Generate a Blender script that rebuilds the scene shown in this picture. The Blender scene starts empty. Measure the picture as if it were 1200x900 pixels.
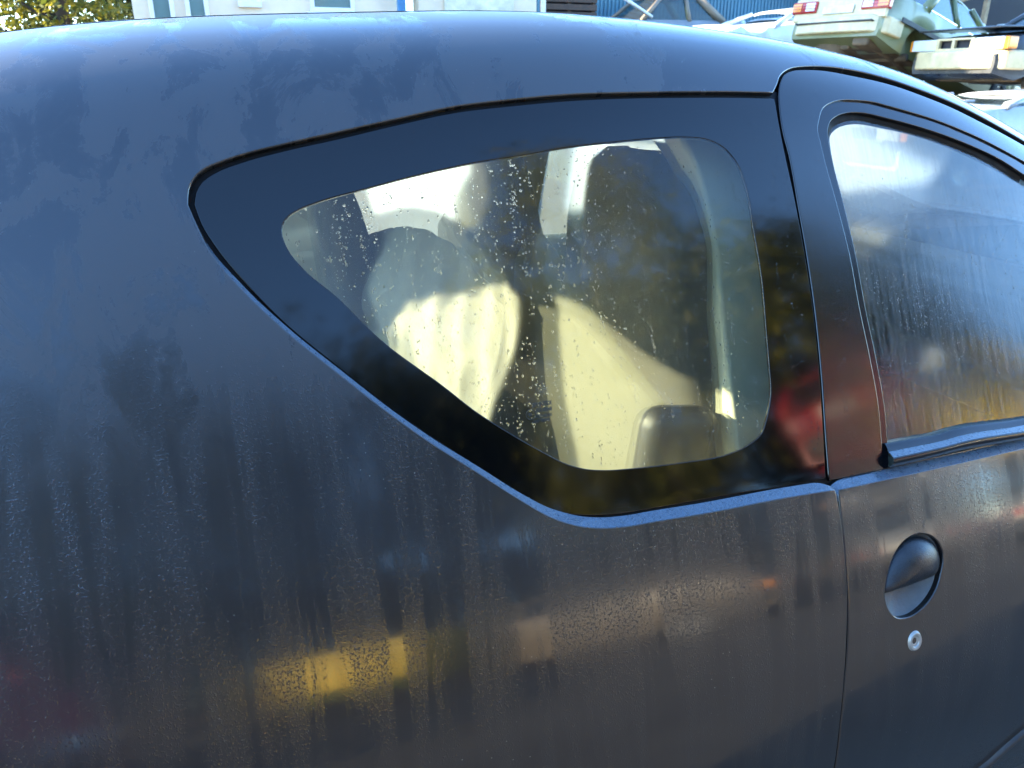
import bpy, bmesh, math, random
import numpy as np
from mathutils import Vector, Matrix, Quaternion
from mathutils.geometry import delaunay_2d_cdt

R = math.radians
scn = bpy.context.scene
col = scn.collection

# ------------------------------------------------------------------ camera, sky, sun, exposure
CAM = np.array([0.0, -0.60, 1.37])
yaw, pit = R(20.0), R(21.5)
fwd = np.array([math.sin(yaw) * math.cos(pit), math.cos(yaw) * math.cos(pit), -math.sin(pit)])
rgt = np.array([math.cos(yaw), -math.sin(yaw), 0.0])
upv = np.cross(rgt, fwd)
cam_data = bpy.data.cameras.new('camera')
cam = bpy.data.objects.new('camera', cam_data)
col.objects.link(cam)
cam.matrix_world = Matrix(((rgt[0], upv[0], -fwd[0], CAM[0]), (rgt[1], upv[1], -fwd[1], CAM[1]),
                           (rgt[2], upv[2], -fwd[2], CAM[2]), (0, 0, 0, 1)))
cam_data.sensor_width = 36.0
cam_data.lens = 36.0 * 906.0 / 1200.0
cam_data.clip_start = 0.02
cam_data.clip_end = 600.0
cam_data.dof.use_dof = True
cam_data.dof.focus_distance = 0.95
cam_data.dof.aperture_fstop = 15.0
scn.camera = cam

SUN = Vector((-0.86, 0.42, 0.27)).normalized()
world = bpy.data.worlds.new('World')
scn.world = world
world.use_nodes = True
wn = world.node_tree
sky = wn.nodes.new('ShaderNodeTexSky')
sky.sky_type = 'NISHITA'
sky.sun_disc = False
sky.sun_elevation = math.asin(SUN.z)
sky.sun_rotation = math.atan2(SUN.x, SUN.y)
sky.air_density = 1.0
sky.dust_density = 0.2
sky.ozone_density = 4.6
bgn = wn.nodes['Background']
bgn.inputs['Strength'].default_value = 0.15
wn.links.new(sky.outputs['Color'], bgn.inputs['Color'])
sun_data = bpy.data.lights.new('sun', 'SUN')
sun_data.energy = 3.0
sun_data.angle = R(0.53)
sun_data.color = (1.0, 0.83, 0.56)
sun = bpy.data.objects.new('sun', sun_data)
col.objects.link(sun)
sun.rotation_euler = SUN.to_track_quat('Z', 'Y').to_euler()
sun.location = (0, 0, 20)

scn.view_settings.view_transform = 'Standard'
scn.view_settings.look = 'None'
scn.view_settings.gamma = 1.0
scn.view_settings.use_curve_mapping = False
scn.view_settings.exposure = 3.3
scn.render.engine = 'CYCLES'
scn.cycles.max_bounces = 12
scn.cycles.transparent_max_bounces = 24
scn.cycles.glossy_bounces = 6
scn.cycles.transmission_bounces = 8
scn.cycles.diffuse_bounces = 4
scn.cycles.caustics_reflective = False
scn.cycles.caustics_refractive = False
scn.cycles.use_denoising = True
scn.cycles.sample_clamp_indirect = 6.0

rng = np.random.default_rng(7)
random.seed(7)

# ------------------------------------------------------------------ helpers
MATS = {}


def new_mat(name):
    m = bpy.data.materials.new(name)
    m.use_nodes = True
    nt = m.node_tree
    nt.nodes.clear()
    out = nt.nodes.new('ShaderNodeOutputMaterial')
    MATS[name] = m
    return m, nt, out


def nd(nt, kind, **kw):
    n = nt.nodes.new('ShaderNode' + kind)
    for k, v in kw.items():
        if k in n.inputs:
            n.inputs[k].default_value = v
        else:
            setattr(n, k, v)
    return n


def ramp(nt, src, stops, interp='LINEAR'):
    n = nt.nodes.new('ShaderNodeValToRGB')
    n.color_ramp.interpolation = interp
    el = n.color_ramp.elements
    while len(el) < len(stops):
        el.new(0.5)
    for e, (p, c) in zip(el, stops):
        e.position = p
        e.color = (c, c, c, 1) if isinstance(c, (int, float)) else (*c, 1)
    nt.links.new(src, n.inputs[0])
    return n


def simple(name, rgb, rough=0.5, metal=0.0, coat=0.0, var=0.25, scale=6.0, spec=0.5, bump=0.0, bscale=80.0, emit=None):
    """plain material with procedural colour and roughness variation"""
    if name in MATS:
        return MATS[name]
    m, nt, out = new_mat(name)
    b = nd(nt, 'BsdfPrincipled', Metallic=metal)
    b.inputs['Coat Weight'].default_value = coat
    b.inputs['Coat Roughness'].default_value = 0.08
    b.inputs['Specular IOR Level'].default_value = spec
    tc = nd(nt, 'TexCoord')
    nz = nd(nt, 'TexNoise', Scale=scale, Detail=6.0, Roughness=0.65)
    nt.links.new(tc.outputs['Object'], nz.inputs['Vector'])
    lo = tuple(c * (1 - var) for c in rgb)
    hi = tuple(min(1, c * (1 + var * 0.7)) for c in rgb)
    rp = ramp(nt, nz.outputs['Fac'], [(0.3, lo), (0.7, hi)])
    nt.links.new(rp.outputs[0], b.inputs['Base Color'])
    rr = ramp(nt, nz.outputs['Fac'], [(0.3, max(0.02, rough * 0.8)), (0.7, min(1, rough * 1.2))])
    nt.links.new(rr.outputs[0], b.inputs['Roughness'])
    if bump:
        n2 = nd(nt, 'TexNoise', Scale=bscale, Detail=4.0)
        nt.links.new(tc.outputs['Object'], n2.inputs['Vector'])
        bp = nd(nt, 'Bump', Strength=bump, Distance=0.01)
        nt.links.new(n2.outputs['Fac'], bp.inputs['Height'])
        nt.links.new(bp.outputs[0], b.inputs['Normal'])
    if emit:
        b.inputs['Emission Color'].default_value = (*emit[0], 1)
        b.inputs['Emission Strength'].default_value = emit[1]
    nt.links.new(b.outputs[0], out.inputs['Surface'])
    return m


def tag(o, label=None, cat=None, group=None, kind=None):
    if label:
        o['label'] = label
    if cat:
        o['category'] = cat
    if group:
        o['group'] = group
    if kind:
        o['kind'] = kind
    return o


def empty(name, loc=(0, 0, 0), rot=(0, 0, 0)):
    o = bpy.data.objects.new(name, None)
    o.empty_display_size = 0.2
    col.objects.link(o)
    o.location = loc
    o.rotation_euler = rot
    return o


def link(name, me, mat=None, parent=None):
    o = bpy.data.objects.new(name, me)
    col.objects.link(o)
    if mat is not None:
        me.materials.append(mat)
    if parent is not None:
        o.parent = parent
    return o


def mesh_from(name, verts, faces, normals=None, uvs=None, smooth=True):
    me = bpy.data.meshes.new(name)
    me.from_pydata([tuple(map(float, v)) for v in verts], [], [tuple(map(int, f)) for f in faces])
    me.update()
    if uvs is not None:
        ul = me.uv_layers.new(name='UVMap')
        idx = np.zeros(len(me.loops), dtype=np.int32)
        me.loops.foreach_get('vertex_index', idx)
        ul.data.foreach_set('uv', np.asarray(uvs, dtype=np.float32)[idx].ravel())
    if smooth:
        me.polygons.foreach_set('use_smooth', np.ones(len(me.polygons), dtype=bool))
    if normals is not None:
        me.normals_split_custom_set_from_vertices([tuple(map(float, n)) for n in normals])
    return me


class MB:
    """collects boxes, tubes and plates; build() links them as ONE mesh"""

    def __init__(s):
        s.bm = bmesh.new()

    def box(s, c, size, rot=None, taper=None):
        d = bmesh.ops.create_cube(s.bm, size=1.0)
        vs = d['verts']
        for v in vs:
            if taper and v.co.z > 0:
                v.co.x *= taper[0]
                v.co.y *= taper[1]
            v.co = Vector((v.co.x * size[0], v.co.y * size[1], v.co.z * size[2]))
        if rot is not None:
            bmesh.ops.rotate(s.bm, verts=vs, cent=(0, 0, 0), matrix=rot)
        bmesh.ops.translate(s.bm, verts=vs, vec=c)
        return s

    def tube(s, pts, r, seg=8, caps=True):
        pts = [Vector(p) for p in pts]
        rr = r if isinstance(r, (list, tuple)) else [r] * len(pts)
        rings = []
        for i, p in enumerate(pts):
            t = (pts[min(i + 1, len(pts) - 1)] - pts[max(i - 1, 0)]).normalized()
            a = Vector((0, 0, 1)) if abs(t.z) < 0.9 else Vector((1, 0, 0))
            u = t.cross(a).normalized()
            w = t.cross(u)
            rings.append([s.bm.verts.new(p + (u * math.cos(2 * math.pi * k / seg) + w * math.sin(2 * math.pi * k / seg)) * rr[i])
                          for k in range(seg)])
        for a, b in zip(rings, rings[1:]):
            for k in range(seg):
                s.bm.faces.new((a[k], a[(k + 1) % seg], b[(k + 1) % seg], b[k]))
        if caps:
            s.bm.faces.new(rings[0][::-1])
            s.bm.faces.new(rings[-1])
        return s

    def lathe(s, prof, c, axis='y', seg=28):
        """prof: (radius, offset along the axis)"""
        rings = []
        for r, h in prof:
            ring = []
            for k in range(seg):
                a = 2 * math.pi * k / seg
                p = (r * math.cos(a), h, r * math.sin(a)) if axis == 'y' else (r * math.cos(a), r * math.sin(a), h)
                ring.append(s.bm.verts.new((c[0] + p[0], c[1] + p[1], c[2] + p[2])))
            rings.append(ring)
        for a, b in zip(rings, rings[1:]):
            for k in range(seg):
                s.bm.faces.new((a[k], a[(k + 1) % seg], b[(k + 1) % seg], b[k]))
        return s

    def prism(s, pts, d0, d1, plane='xz'):
        """polygon extruded along the third axis"""
        def mk(p, d):
            return {'xz': (p[0], d, p[1]), 'xy': (p[0], p[1], d), 'yz': (d, p[0], p[1])}[plane]
        a = [s.bm.verts.new(mk(p, d0)) for p in pts]
        b = [s.bm.verts.new(mk(p, d1)) for p in pts]
        n = len(pts)
        s.bm.faces.new(a)
        s.bm.faces.new(b[::-1])
        for i in range(n):
            s.bm.faces.new((a[i], b[i], b[(i + 1) % n], a[(i + 1) % n]))
        return s

    def build(s, name, mat, parent=None, bevel=0.0, smooth=False, seg=2):
        bmesh.ops.recalc_face_normals(s.bm, faces=s.bm.faces)
        me = bpy.data.meshes.new(name)
        s.bm.to_mesh(me)
        s.bm.free()
        if smooth:
            me.polygons.foreach_set('use_smooth', np.ones(len(me.polygons), dtype=bool))
        o = link(name, me, mat, parent)
        if bevel:
            md = o.modifiers.new('bevel', 'BEVEL')
            md.width = bevel
            md.segments = seg
            md.limit_method = 'ANGLE'
            md.angle_limit = R(35)
            me.polygons.foreach_set('use_smooth', np.ones(len(me.polygons), dtype=bool))
            wnm = o.modifiers.new('wn', 'WEIGHTED_NORMAL')
            wnm.keep_sharp = True
        return o


# ------------------------------------------------------------------ body surface of the near car
# x runs forward, y inwards from its right flank, z up; v is the length along the cross-section from the sill to the roof centre
class Spl:
    def __init__(s, x, y):
        s.x = x = np.array(x, float)
        s.y = y = np.array(y, float)
        h = np.diff(x)
        d = np.diff(y) / h
        n = len(x)
        A = np.zeros((n, n))
        b = np.zeros(n)
        A[0, 0] = 2
        A[0, 1] = 1
        b[0] = 3 * d[0]
        A[-1, -1] = 2
        A[-1, -2] = 1
        b[-1] = 3 * d[-1]
        for i in range(1, n - 1):
            A[i, i - 1] = h[i]
            A[i, i] = 2 * (h[i - 1] + h[i])
            A[i, i + 1] = h[i - 1]
            b[i] = 3 * (h[i] * d[i - 1] + h[i - 1] * d[i])
        s.m = np.linalg.solve(A, b)

    def __call__(s, t):
        t = np.asarray(t, float)
        i = np.clip(np.searchsorted(s.x, t) - 1, 0, len(s.x) - 2)
        h = s.x[i + 1] - s.x[i]
        u = (t - s.x[i]) / h
        return ((2 * u**3 - 3 * u**2 + 1) * s.y[i] + (u**3 - 2 * u**2 + u) * h * s.m[i]
                + (-2 * u**3 + 3 * u**2) * s.y[i + 1] + (u**3 - u**2) * h * s.m[i + 1])


SEC = np.array([(.05, .22), (.016, .34), (.0, .47), (.004, .58), (.028, .70), (.07, .82), (.115, .92), (.20, 1.11), (.285, 1.29),
                (.345, 1.385), (.42, 1.44), (.52, 1.466), (.65, 1.478), (.815, 1.482)])
SV = np.concatenate([[0], np.cumsum(np.linalg.norm(np.diff(SEC, axis=0), axis=1))])
VEND = float(SV[-1])
sec_y, sec_z = Spl(SV, SEC[:, 0]), Spl(SV, SEC[:, 1])
YC, ZB, ZT = .815, .9, 1.482
roof_z = Spl([-.75, -.5, -.3, -.05, .2, .45, .7, .9, 1.1, 1.25, 1.4, 1.6, 1.9, 2.15, 2.5, 2.75],
             [1.1, 1.345, 1.4198, 1.4519, 1.465, 1.4721, 1.4602, 1.4377, 1.3949, 1.3407, 1.2776, 1.185, 1.05, .99, .96, .92])


def PS(x, v):
    x = np.asarray(x, float)
    v = np.asarray(v, float)
    z = sec_z(v)
    zz = np.where(z > ZB, ZB + (z - ZB) * (roof_z(x) - ZB) / (ZT - ZB), z)
    pl = .045 * np.clip(.45 - x, 0, 9)**2 + .03 * np.clip(x - .6, 0, 9)**2 + 3.5 * np.clip(-.37 - x, 0, 9)**2
    y0 = sec_y(v)
    return np.stack([x + 0 * v, y0 + pl * np.clip(1 - y0 / .815, 0, 1), zz + 0 * x], -1)


def TANG(x, v, e=1e-4):
    x = np.asarray(x, float)
    v = np.asarray(v, float)
    a = (PS(x + e, v) - PS(x - e, v)) / (2 * e)
    b = (PS(x, v + e) - PS(x, v - e)) / (2 * e)
    n = np.cross(a, b)
    n /= np.linalg.norm(n, axis=-1, keepdims=True)
    return a, b, n


def g0(v):
    return 0 * np.asarray(v, float)


def g_glass(v):
    return .003 + .009 * np.clip((1.2 - np.asarray(v, float)) / .52, 0, 1)


def g_frame(v):
    return .008 * np.clip((1.2 - np.asarray(v, float)) / .52, 0, 1)


def inside(pts, poly):
    x, y = pts[:, 0], pts[:, 1]
    c = np.zeros(len(pts), bool)
    px, py = poly[:, 0], poly[:, 1]
    for i in range(len(poly)):
        j = i - 1
        k = ((py[i] > y) != (py[j] > y))
        if k.any():
            xi = (px[j] - px[i]) * (y - py[i]) / (py[j] - py[i] + 1e-15) + px[i]
            c ^= k & (x < xi)
    return c


def cr(pts, step=.007, closed=False):
    """smooth curve through points (centripetal-ish Catmull-Rom), resampled"""
    p = np.array(pts, float)
    if closed:
        q = np.vstack([p[-1], p, p[0], p[1]])
    else:
        q = np.vstack([2 * p[0] - p[1], p, 2 * p[-1] - p[-2]])
    out = []
    for i in range(1, len(q) - 2):
        p0, p1, p2, p3 = q[i - 1], q[i], q[i + 1], q[i + 2]
        n = max(1, int(np.linalg.norm(p2 - p1) / step + .5))
        d1 = np.linalg.norm(p1 - p0) + 1e-9
        d2 = np.linalg.norm(p2 - p1) + 1e-9
        d3 = np.linalg.norm(p3 - p2) + 1e-9
        m1 = (p2 - p1) * 1.0 + d2 * ((p1 - p0) / d1 - (p2 - p0) / (d1 + d2))
        m2 = (p2 - p1) * 1.0 + d2 * ((p3 - p2) / d3 - (p3 - p1) / (d2 + d3))
        for t in np.arange(n) / n:
            out.append((2*t**3-3*t**2+1)*p1 + (t**3-2*t**2+t)*m1 + (-2*t**3+3*t**2)*p2 + (t**3-t**2)*m2)
    if not closed:
        out.append(p[-1])
    return np.array(out)


def line(a, b, step=.02):
    a, b = np.array(a, float), np.array(b, float)
    n = max(1, int(np.linalg.norm(b - a) / step + .5))
    return a + (b - a) * (np.arange(n + 1) / n)[:, None]


def join(*segs):
    """segments into one closed loop, repeated joints dropped; returns loop and segment index per point"""
    P, I = [], []
    for k, s in enumerate(segs):
        for q in s:
            if P and np.linalg.norm(P[-1] - q) < 1e-4:
                continue
            P.append(np.array(q, float))
            I.append(k)
    while np.linalg.norm(P[0] - P[-1]) < 1e-4:
        P.pop()
        I.pop()
    return np.array(P), np.array(I)


def area2(p):
    x, y = p[:, 0], p[:, 1]
    return .5 * np.sum(x * np.roll(y, -1) - np.roll(x, -1) * y)


def smooth_loop(a, n=5):
    a = np.array(a, float)
    for _ in range(n):
        a = (np.roll(a, 1) + 2 * a + np.roll(a, -1)) / 4
    return a


def panel_mesh(name, loop, holes=(), g=g0, step=.022, depth=.014, lw=None, lmax=.0155, r=.0022, lips=True, mirror=False, vfine=None):
    loop = np.array(loop, float)
    if area2(loop) < 0:
        loop = loop[::-1]
        if lw is not None:
            lw = np.asarray(lw)[::-1]
    holes = [np.array(h, float) if area2(np.array(h, float)) < 0 else np.array(h, float)[::-1] for h in holes]
    loops = [loop] + holes
    mn, mx = loop.min(0), loop.max(0)
    gx, gy = np.meshgrid(np.arange(mn[0], mx[0], step), np.arange(mn[1], mx[1], step))
    pts = np.stack([gx.ravel() + (np.round((gy.ravel() - mn[1]) / step) % 2) * step * .5, gy.ravel()], -1)
    ok = inside(pts, loop)
    for h in holes:
        ok &= ~inside(pts, h)
    pts = pts[ok]
    allb = np.vstack(loops)
    keep = np.ones(len(pts), bool)
    for i0 in range(0, len(pts), 2000):
        d = ((pts[i0:i0 + 2000, None, :] - allb[None])**2).sum(-1).min(1)
        keep[i0:i0 + 2000] = d > (.45 * step)**2
    pts = pts[keep]
    verts = [Vector(p) for p in allb] + [Vector(p) for p in pts]
    edges = []
    b = 0
    for l in loops:
        n = len(l)
        edges += [(b + i, b + (i + 1) % n) for i in range(n)]
        b += n
    V, _, Fc, _, _, _ = delaunay_2d_cdt(verts, edges, [], 0, 1e-6)
    V = np.array([(v.x, v.y) for v in V])
    Fc = np.array([f for f in Fc if len(f) == 3])
    cen = V[Fc].mean(1)
    ok = inside(cen, loop)
    for h in holes:
        ok &= ~inside(cen, h)
    Fc = Fc[ok]
    a2 = np.cross(V[Fc[:, 1]] - V[Fc[:, 0]], V[Fc[:, 2]] - V[Fc[:, 0]])
    Fc[a2 < 0] = Fc[a2 < 0][:, ::-1]
    Tx, Tv, n = TANG(V[:, 0], V[:, 1])
    X = PS(V[:, 0], V[:, 1]) - n * g(V[:, 1])[:, None]
    verts = [X]
    norms = [n]
    uvs = [V]
    faces = [tuple(f) for f in Fc]
    ledge = []
    base = len(X)
    if lips:
        for li, l in enumerate(loops):
            m = len(l)
            w = lw if (li == 0 and lw is not None) else np.zeros(m)
            tan = np.roll(l, -1, 0) - np.roll(l, 1, 0)
            tan /= np.linalg.norm(tan, axis=1, keepdims=True)
            o2 = np.stack([tan[:, 1], -tan[:, 0]], -1)   # away from the panel for a CCW outer loop and CW holes
            Tx, Tv, n = TANG(l[:, 0], l[:, 1])
            o3 = Tx * o2[:, :1] + Tv * o2[:, 1:]
            o3 /= np.linalg.norm(o3, axis=1, keepdims=True)
            X0 = PS(l[:, 0], l[:, 1]) - n * g(l[:, 1])[:, None]
            phi = R(90) - R(44) * np.minimum(1, np.asarray(w) * 2.6)
            rings = []
            for k in (0, .33, .66, 1):
                a = phi * k
                rings.append((r * np.sin(a), -r * (1 - np.cos(a)), a))
            L = lmax * w + .0002
            e1 = (rings[-1][0] + L * np.cos(phi), rings[-1][1] - L * np.sin(phi))
            rings.append((e1[0], e1[1], phi))
            rings.append((e1[0], e1[1], phi * 0 + R(90)))
            rings.append((e1[0], e1[1] - depth, phi * 0 + R(90)))
            idx = []
            for a_, b_, an in rings:
                verts.append(X0 + o3 * a_[:, None] + n * b_[:, None] if not np.isscalar(a_) else X0 + o3 * a_ + n * b_)
                norms.append(n * np.cos(an)[:, None] + o3 * np.sin(an)[:, None] if not np.isscalar(an) else n * math.cos(an) + o3 * math.sin(an))
                uvs.append(l + o2 * (a_[:, None] if not np.isscalar(a_) else a_))
                idx.append(base + np.arange(m))
                base += m
            for q in range(len(rings) - 1):
                if q == 4:
                    continue
                A, B = idx[q], idx[q + 1]
                for i in range(m):
                    j = (i + 1) % m
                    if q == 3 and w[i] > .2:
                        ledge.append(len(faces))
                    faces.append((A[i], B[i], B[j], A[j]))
    X = np.vstack(verts)
    Nn = np.vstack(norms)
    UV = np.vstack(uvs)
    if mirror:
        X = X * [1, -1, 1] + [0, 2 * YC, 0]
        Nn = Nn * [1, -1, 1]
        faces = [f[::-1] for f in faces]
    me = mesh_from(name, X, faces, Nn, UV)
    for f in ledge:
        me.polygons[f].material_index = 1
    return me


def panel(name, loop, mat, parent, **kw):
    return link(name, panel_mesh(name, loop, **kw), mat, parent)


def ribbon(name, polys, offs, mat, parent, mirror=False, sub=4):
    """loft across several (x,v) polylines of equal count, each lifted off the body surface by offs (outwards)"""
    polys = [np.array(p, float) for p in polys]
    m = len(polys[0])
    K = len(polys)
    t = np.linspace(0, K - 1, (K - 1) * sub + 1)
    UV = []
    OF = []
    so = [Spl(range(K), [o if np.isscalar(o) else o[i] for o in offs]) for i in range(1)]
    for tt in t:
        i = min(int(tt), K - 2)
        f = tt - i
        UV.append(polys[i] * (1 - f) + polys[i + 1] * f)
        OF.append(float(so[0](tt)) if K > 2 else offs[i] * (1 - f) + offs[i + 1] * f)
    X = []
    U = []
    for uv, of in zip(UV, OF):
        _, _, n = TANG(uv[:, 0], uv[:, 1])
        p = PS(uv[:, 0], uv[:, 1]) + n * of
        X.append(p)
        U.append(uv)
    X = np.vstack(X)
    U = np.vstack(U)
    faces = []
    for k in range(len(t) - 1):
        for i in range(m - 1):
            a = k * m + i
            faces.append((a, a + 1, a + m + 1, a + m))
    if mirror:
        X = X * [1, -1, 1] + [0, 2 * YC, 0]
    me = mesh_from(name, X, faces, None, U)
    return link(name, me, mat, parent)


def resample(p, n):
    p = np.array(p, float)
    d = np.concatenate([[0], np.cumsum(np.linalg.norm(np.diff(p, axis=0), axis=1))])
    t = np.linspace(0, d[-1], n)
    return np.stack([np.interp(t, d, p[:, 0]), np.interp(t, d, p[:, 1])], -1)


def shrink(loop, d):
    l = np.array(loop, float)
    s = 1 if area2(l) > 0 else -1
    tan = np.roll(l, -1, 0) - np.roll(l, 1, 0)
    tan /= np.linalg.norm(tan, axis=1, keepdims=True)
    return l + s * d * np.stack([-tan[:, 1], tan[:, 0]], -1)

# ------------------------------------------------------------------ materials of the near car
def paint_material(name, base=(.0045, .0048, .0055), flake=(.07, .08, .10)):
    m, nt, out = new_mat(name)
    L = nt.links.new
    uv = nd(nt, 'UVMap')
    sep = nd(nt, 'SeparateXYZ')
    L(uv.outputs[0], sep.inputs[0])
    up = nd(nt, 'MapRange')                       # 0 on the lower flank, 1 towards the roof
    up.inputs['From Min'].default_value = .80
    up.inputs['From Max'].default_value = .98
    L(sep.outputs['Y'], up.inputs['Value'])
    fr = nd(nt, 'MapRange')                       # the front of the car is wetter: beads instead of a film
    fr.inputs['From Min'].default_value = .40
    fr.inputs['From Max'].default_value = .72
    L(sep.outputs['X'], fr.inputs['Value'])
    # drying patches of the dew film
    mp = nd(nt, 'Mapping')
    mp.inputs['Scale'].default_value = (1.0, .55, 1)
    L(uv.outputs[0], mp.inputs['Vector'])
    pn = nd(nt, 'TexNoise', Scale=14.0, Detail=7.0, Roughness=.68, Distortion=.55)
    L(mp.outputs[0], pn.inputs['Vector'])
    pn2 = nd(nt, 'TexNoise', Scale=3.2, Detail=3.0, Roughness=.5)
    L(mp.outputs[0], pn2.inputs['Vector'])
    mx = nd(nt, 'Math', operation='MULTIPLY_ADD')
    mx.inputs[1].default_value = .62
    L(pn.outputs['Fac'], mx.inputs[0])
    ms = nd(nt, 'Math', operation='MULTIPLY')
    ms.inputs[1].default_value = .40
    L(pn2.outputs['Fac'], ms.inputs[0])
    L(ms.outputs[0], mx.inputs[2])
    sub = nd(nt, 'Math', operation='MULTIPLY_ADD')
    sub.inputs[1].default_value = -.10
    L(fr.outputs[0], sub.inputs[0])
    L(mx.outputs[0], sub.inputs[2])
    patch = ramp(nt, sub.outputs[0], [(.458, 0.), (.502, 1.)])
    # runs of droplets down the lower flank
    mp2 = nd(nt, 'Mapping')
    mp2.inputs['Scale'].default_value = (27., 2.3, 1)
    L(uv.outputs[0], mp2.inputs['Vector'])
    st = nd(nt, 'TexNoise', Scale=1.0, Detail=5.0, Roughness=.62, Distortion=.7)
    L(mp2.outputs[0], st.inputs['Vector'])
    streak = ramp(nt, st.outputs['Fac'], [(.42, 0.), (.60, 1.)])
    mp3 = nd(nt, 'Mapping')
    mp3.inputs['Scale'].default_value = (520., 420., 1)
    L(uv.outputs[0], mp3.inputs['Vector'])
    bead = nd(nt, 'TexNoise', Scale=1.0, Detail=1.0, Roughness=.4)
    L(mp3.outputs[0], bead.inputs['Vector'])
    beadh = ramp(nt, bead.outputs['Fac'], [(.50, 0.), (.72, 1.)])
    gate = nd(nt, 'TexNoise', Scale=260.0, Detail=2.0)
    L(uv.outputs[0], gate.inputs['Vector'])
    gater = ramp(nt, gate.outputs['Fac'], [(.42, 0.), (.66, 1.)])
    bg = nd(nt, 'Math', operation='MULTIPLY')
    L(beadh.outputs[0], bg.inputs[0])
    L(gater.outputs[0], bg.inputs[1])
    # film roughness: matt where dewed, clearer where wet
    rl = nd(nt, 'MapRange')
    rl.inputs['To Min'].default_value = .08
    rl.inputs['To Max'].default_value = .17
    L(streak.outputs[0], rl.inputs['Value'])
    ru = nd(nt, 'MapRange')
    ru.inputs['To Min'].default_value = .10
    ru.inputs['To Max'].default_value = .40
    L(patch.outputs[0], ru.inputs['Value'])
    rm = nd(nt, 'Mix')
    L(up.outputs[0], rm.inputs['Factor'])
    L(rl.outputs[0], rm.inputs[2])
    L(ru.outputs[0], rm.inputs[3])
    # grime colour
    gn = nd(nt, 'TexNoise', Scale=5.0, Detail=8.0, Roughness=.7)
    L(uv.outputs[0], gn.inputs['Vector'])
    c1 = ramp(nt, gn.outputs['Fac'], [(.3, tuple(c * .75 for c in base)), (.7, tuple(c * 1.35 for c in base))])
    film = nd(nt, 'Mix', data_type='RGBA')
    film.inputs[7].default_value = (base[0] * 5.0, base[1] * 4.5, base[2] * 3.6, 1)
    fm = nd(nt, 'Math', operation='MULTIPLY')
    L(up.outputs[0], fm.inputs[0])
    L(patch.outputs[0], fm.inputs[1])
    inv = nd(nt, 'Math', operation='SUBTRACT')
    inv.inputs[0].default_value = 1.0
    L(up.outputs[0], inv.inputs[1])
    lowf = nd(nt, 'Math', operation='MULTIPLY')
    L(inv.outputs[0], lowf.inputs[0])
    L(streak.outputs[0], lowf.inputs[1])
    lowg = nd(nt, 'Math', operation='MULTIPLY_ADD')
    lowg.inputs[1].default_value = .28
    L(lowf.outputs[0], lowg.inputs[0])
    L(fm.outputs[0], lowg.inputs[2])
    L(lowg.outputs[0], film.inputs['Factor'])
    L(c1.outputs[0], film.inputs[6])
    # pale specks of dust and bird lime
    sp = nd(nt, 'TexVoronoi', Scale=95.0, Randomness=1.0)
    L(uv.outputs[0], sp.inputs['Vector'])
    spr = ramp(nt, sp.outputs['Distance'], [(.03, 1.), (.085, 0.)])
    sg = nd(nt, 'TexNoise', Scale=7.0, Detail=2.0)
    L(uv.outputs[0], sg.inputs['Vector'])
    sgr = ramp(nt, sg.outputs['Fac'], [(.50, 0.), (.62, 1.)])
    spm = nd(nt, 'Math', operation='MULTIPLY')
    L(spr.outputs[0], spm.inputs[0])
    L(sgr.outputs[0], spm.inputs[1])
    scf = nd(nt, 'TexNoise', Scale=1.0, Detail=5.0, Roughness=.75)
    mp4 = nd(nt, 'Mapping')
    mp4.inputs['Scale'].default_value = (70., 22., 1)
    mp4.inputs['Location'].default_value = (3.7, 8.1, 0)
    L(uv.outputs[0], mp4.inputs['Vector'])
    L(mp4.outputs[0], scf.inputs['Vector'])
    scr = ramp(nt, scf.outputs['Fac'], [(.745, 0.), (.765, 1.)])
    spa = nd(nt, 'Math', operation='MAXIMUM')
    L(spm.outputs[0], spa.inputs[0])
    L(scr.outputs[0], spa.inputs[1])
    fin = nd(nt, 'Mix', data_type='RGBA')
    fin.inputs[7].default_value = (.30, .30, .27, 1)
    sc2 = nd(nt, 'Math', operation='MULTIPLY')
    sc2.inputs[1].default_value = .55
    L(spa.outputs[0], sc2.inputs[0])
    L(sc2.outputs[0], fin.inputs['Factor'])
    L(film.outputs[2], fin.inputs[6])
    # bump: beads within the runs, fine dew grain elsewhere
    hb = nd(nt, 'Math', operation='MULTIPLY')
    L(bg.outputs[0], hb.inputs[0])
    hs = nd(nt, 'Mix')
    hs.inputs[3].default_value = .12
    L(up.outputs[0], hs.inputs['Factor'])
    L(streak.outputs[0], hs.inputs[2])
    L(hs.outputs[0], hb.inputs[1])
    bp = nd(nt, 'Bump', Strength=.30, Distance=.0012)
    L(hb.outputs[0], bp.inputs['Height'])
    b = nd(nt, 'BsdfPrincipled')
    b.inputs['Metallic'].default_value = 0.0
    b.inputs['Specular IOR Level'].default_value = .4
    b.inputs['Roughness'].default_value = .5
    b.inputs['Coat Weight'].default_value = 1.0
    b.inputs['Coat IOR'].default_value = 1.6
    L(rm.outputs[0], b.inputs['Coat Roughness'])
    L(fin.outputs[2], b.inputs['Base Color'])
    L(bp.outputs[0], b.inputs['Normal'])
    L(bp.outputs[0], b.inputs['Coat Normal'])
    # aluminium flake under the lacquer
    fl = nd(nt, 'BsdfPrincipled', Metallic=1.0)
    fl.inputs['Base Color'].default_value = (*flake, 1)
    fl.inputs['Roughness'].default_value = .42
    ms2 = nd(nt, 'MixShader')
    ms2.inputs[0].default_value = .12
    L(b.outputs[0], ms2.inputs[1])
    L(fl.outputs[0], ms2.inputs[2])
    L(ms2.outputs[0], out.inputs['Surface'])
    return m


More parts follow.
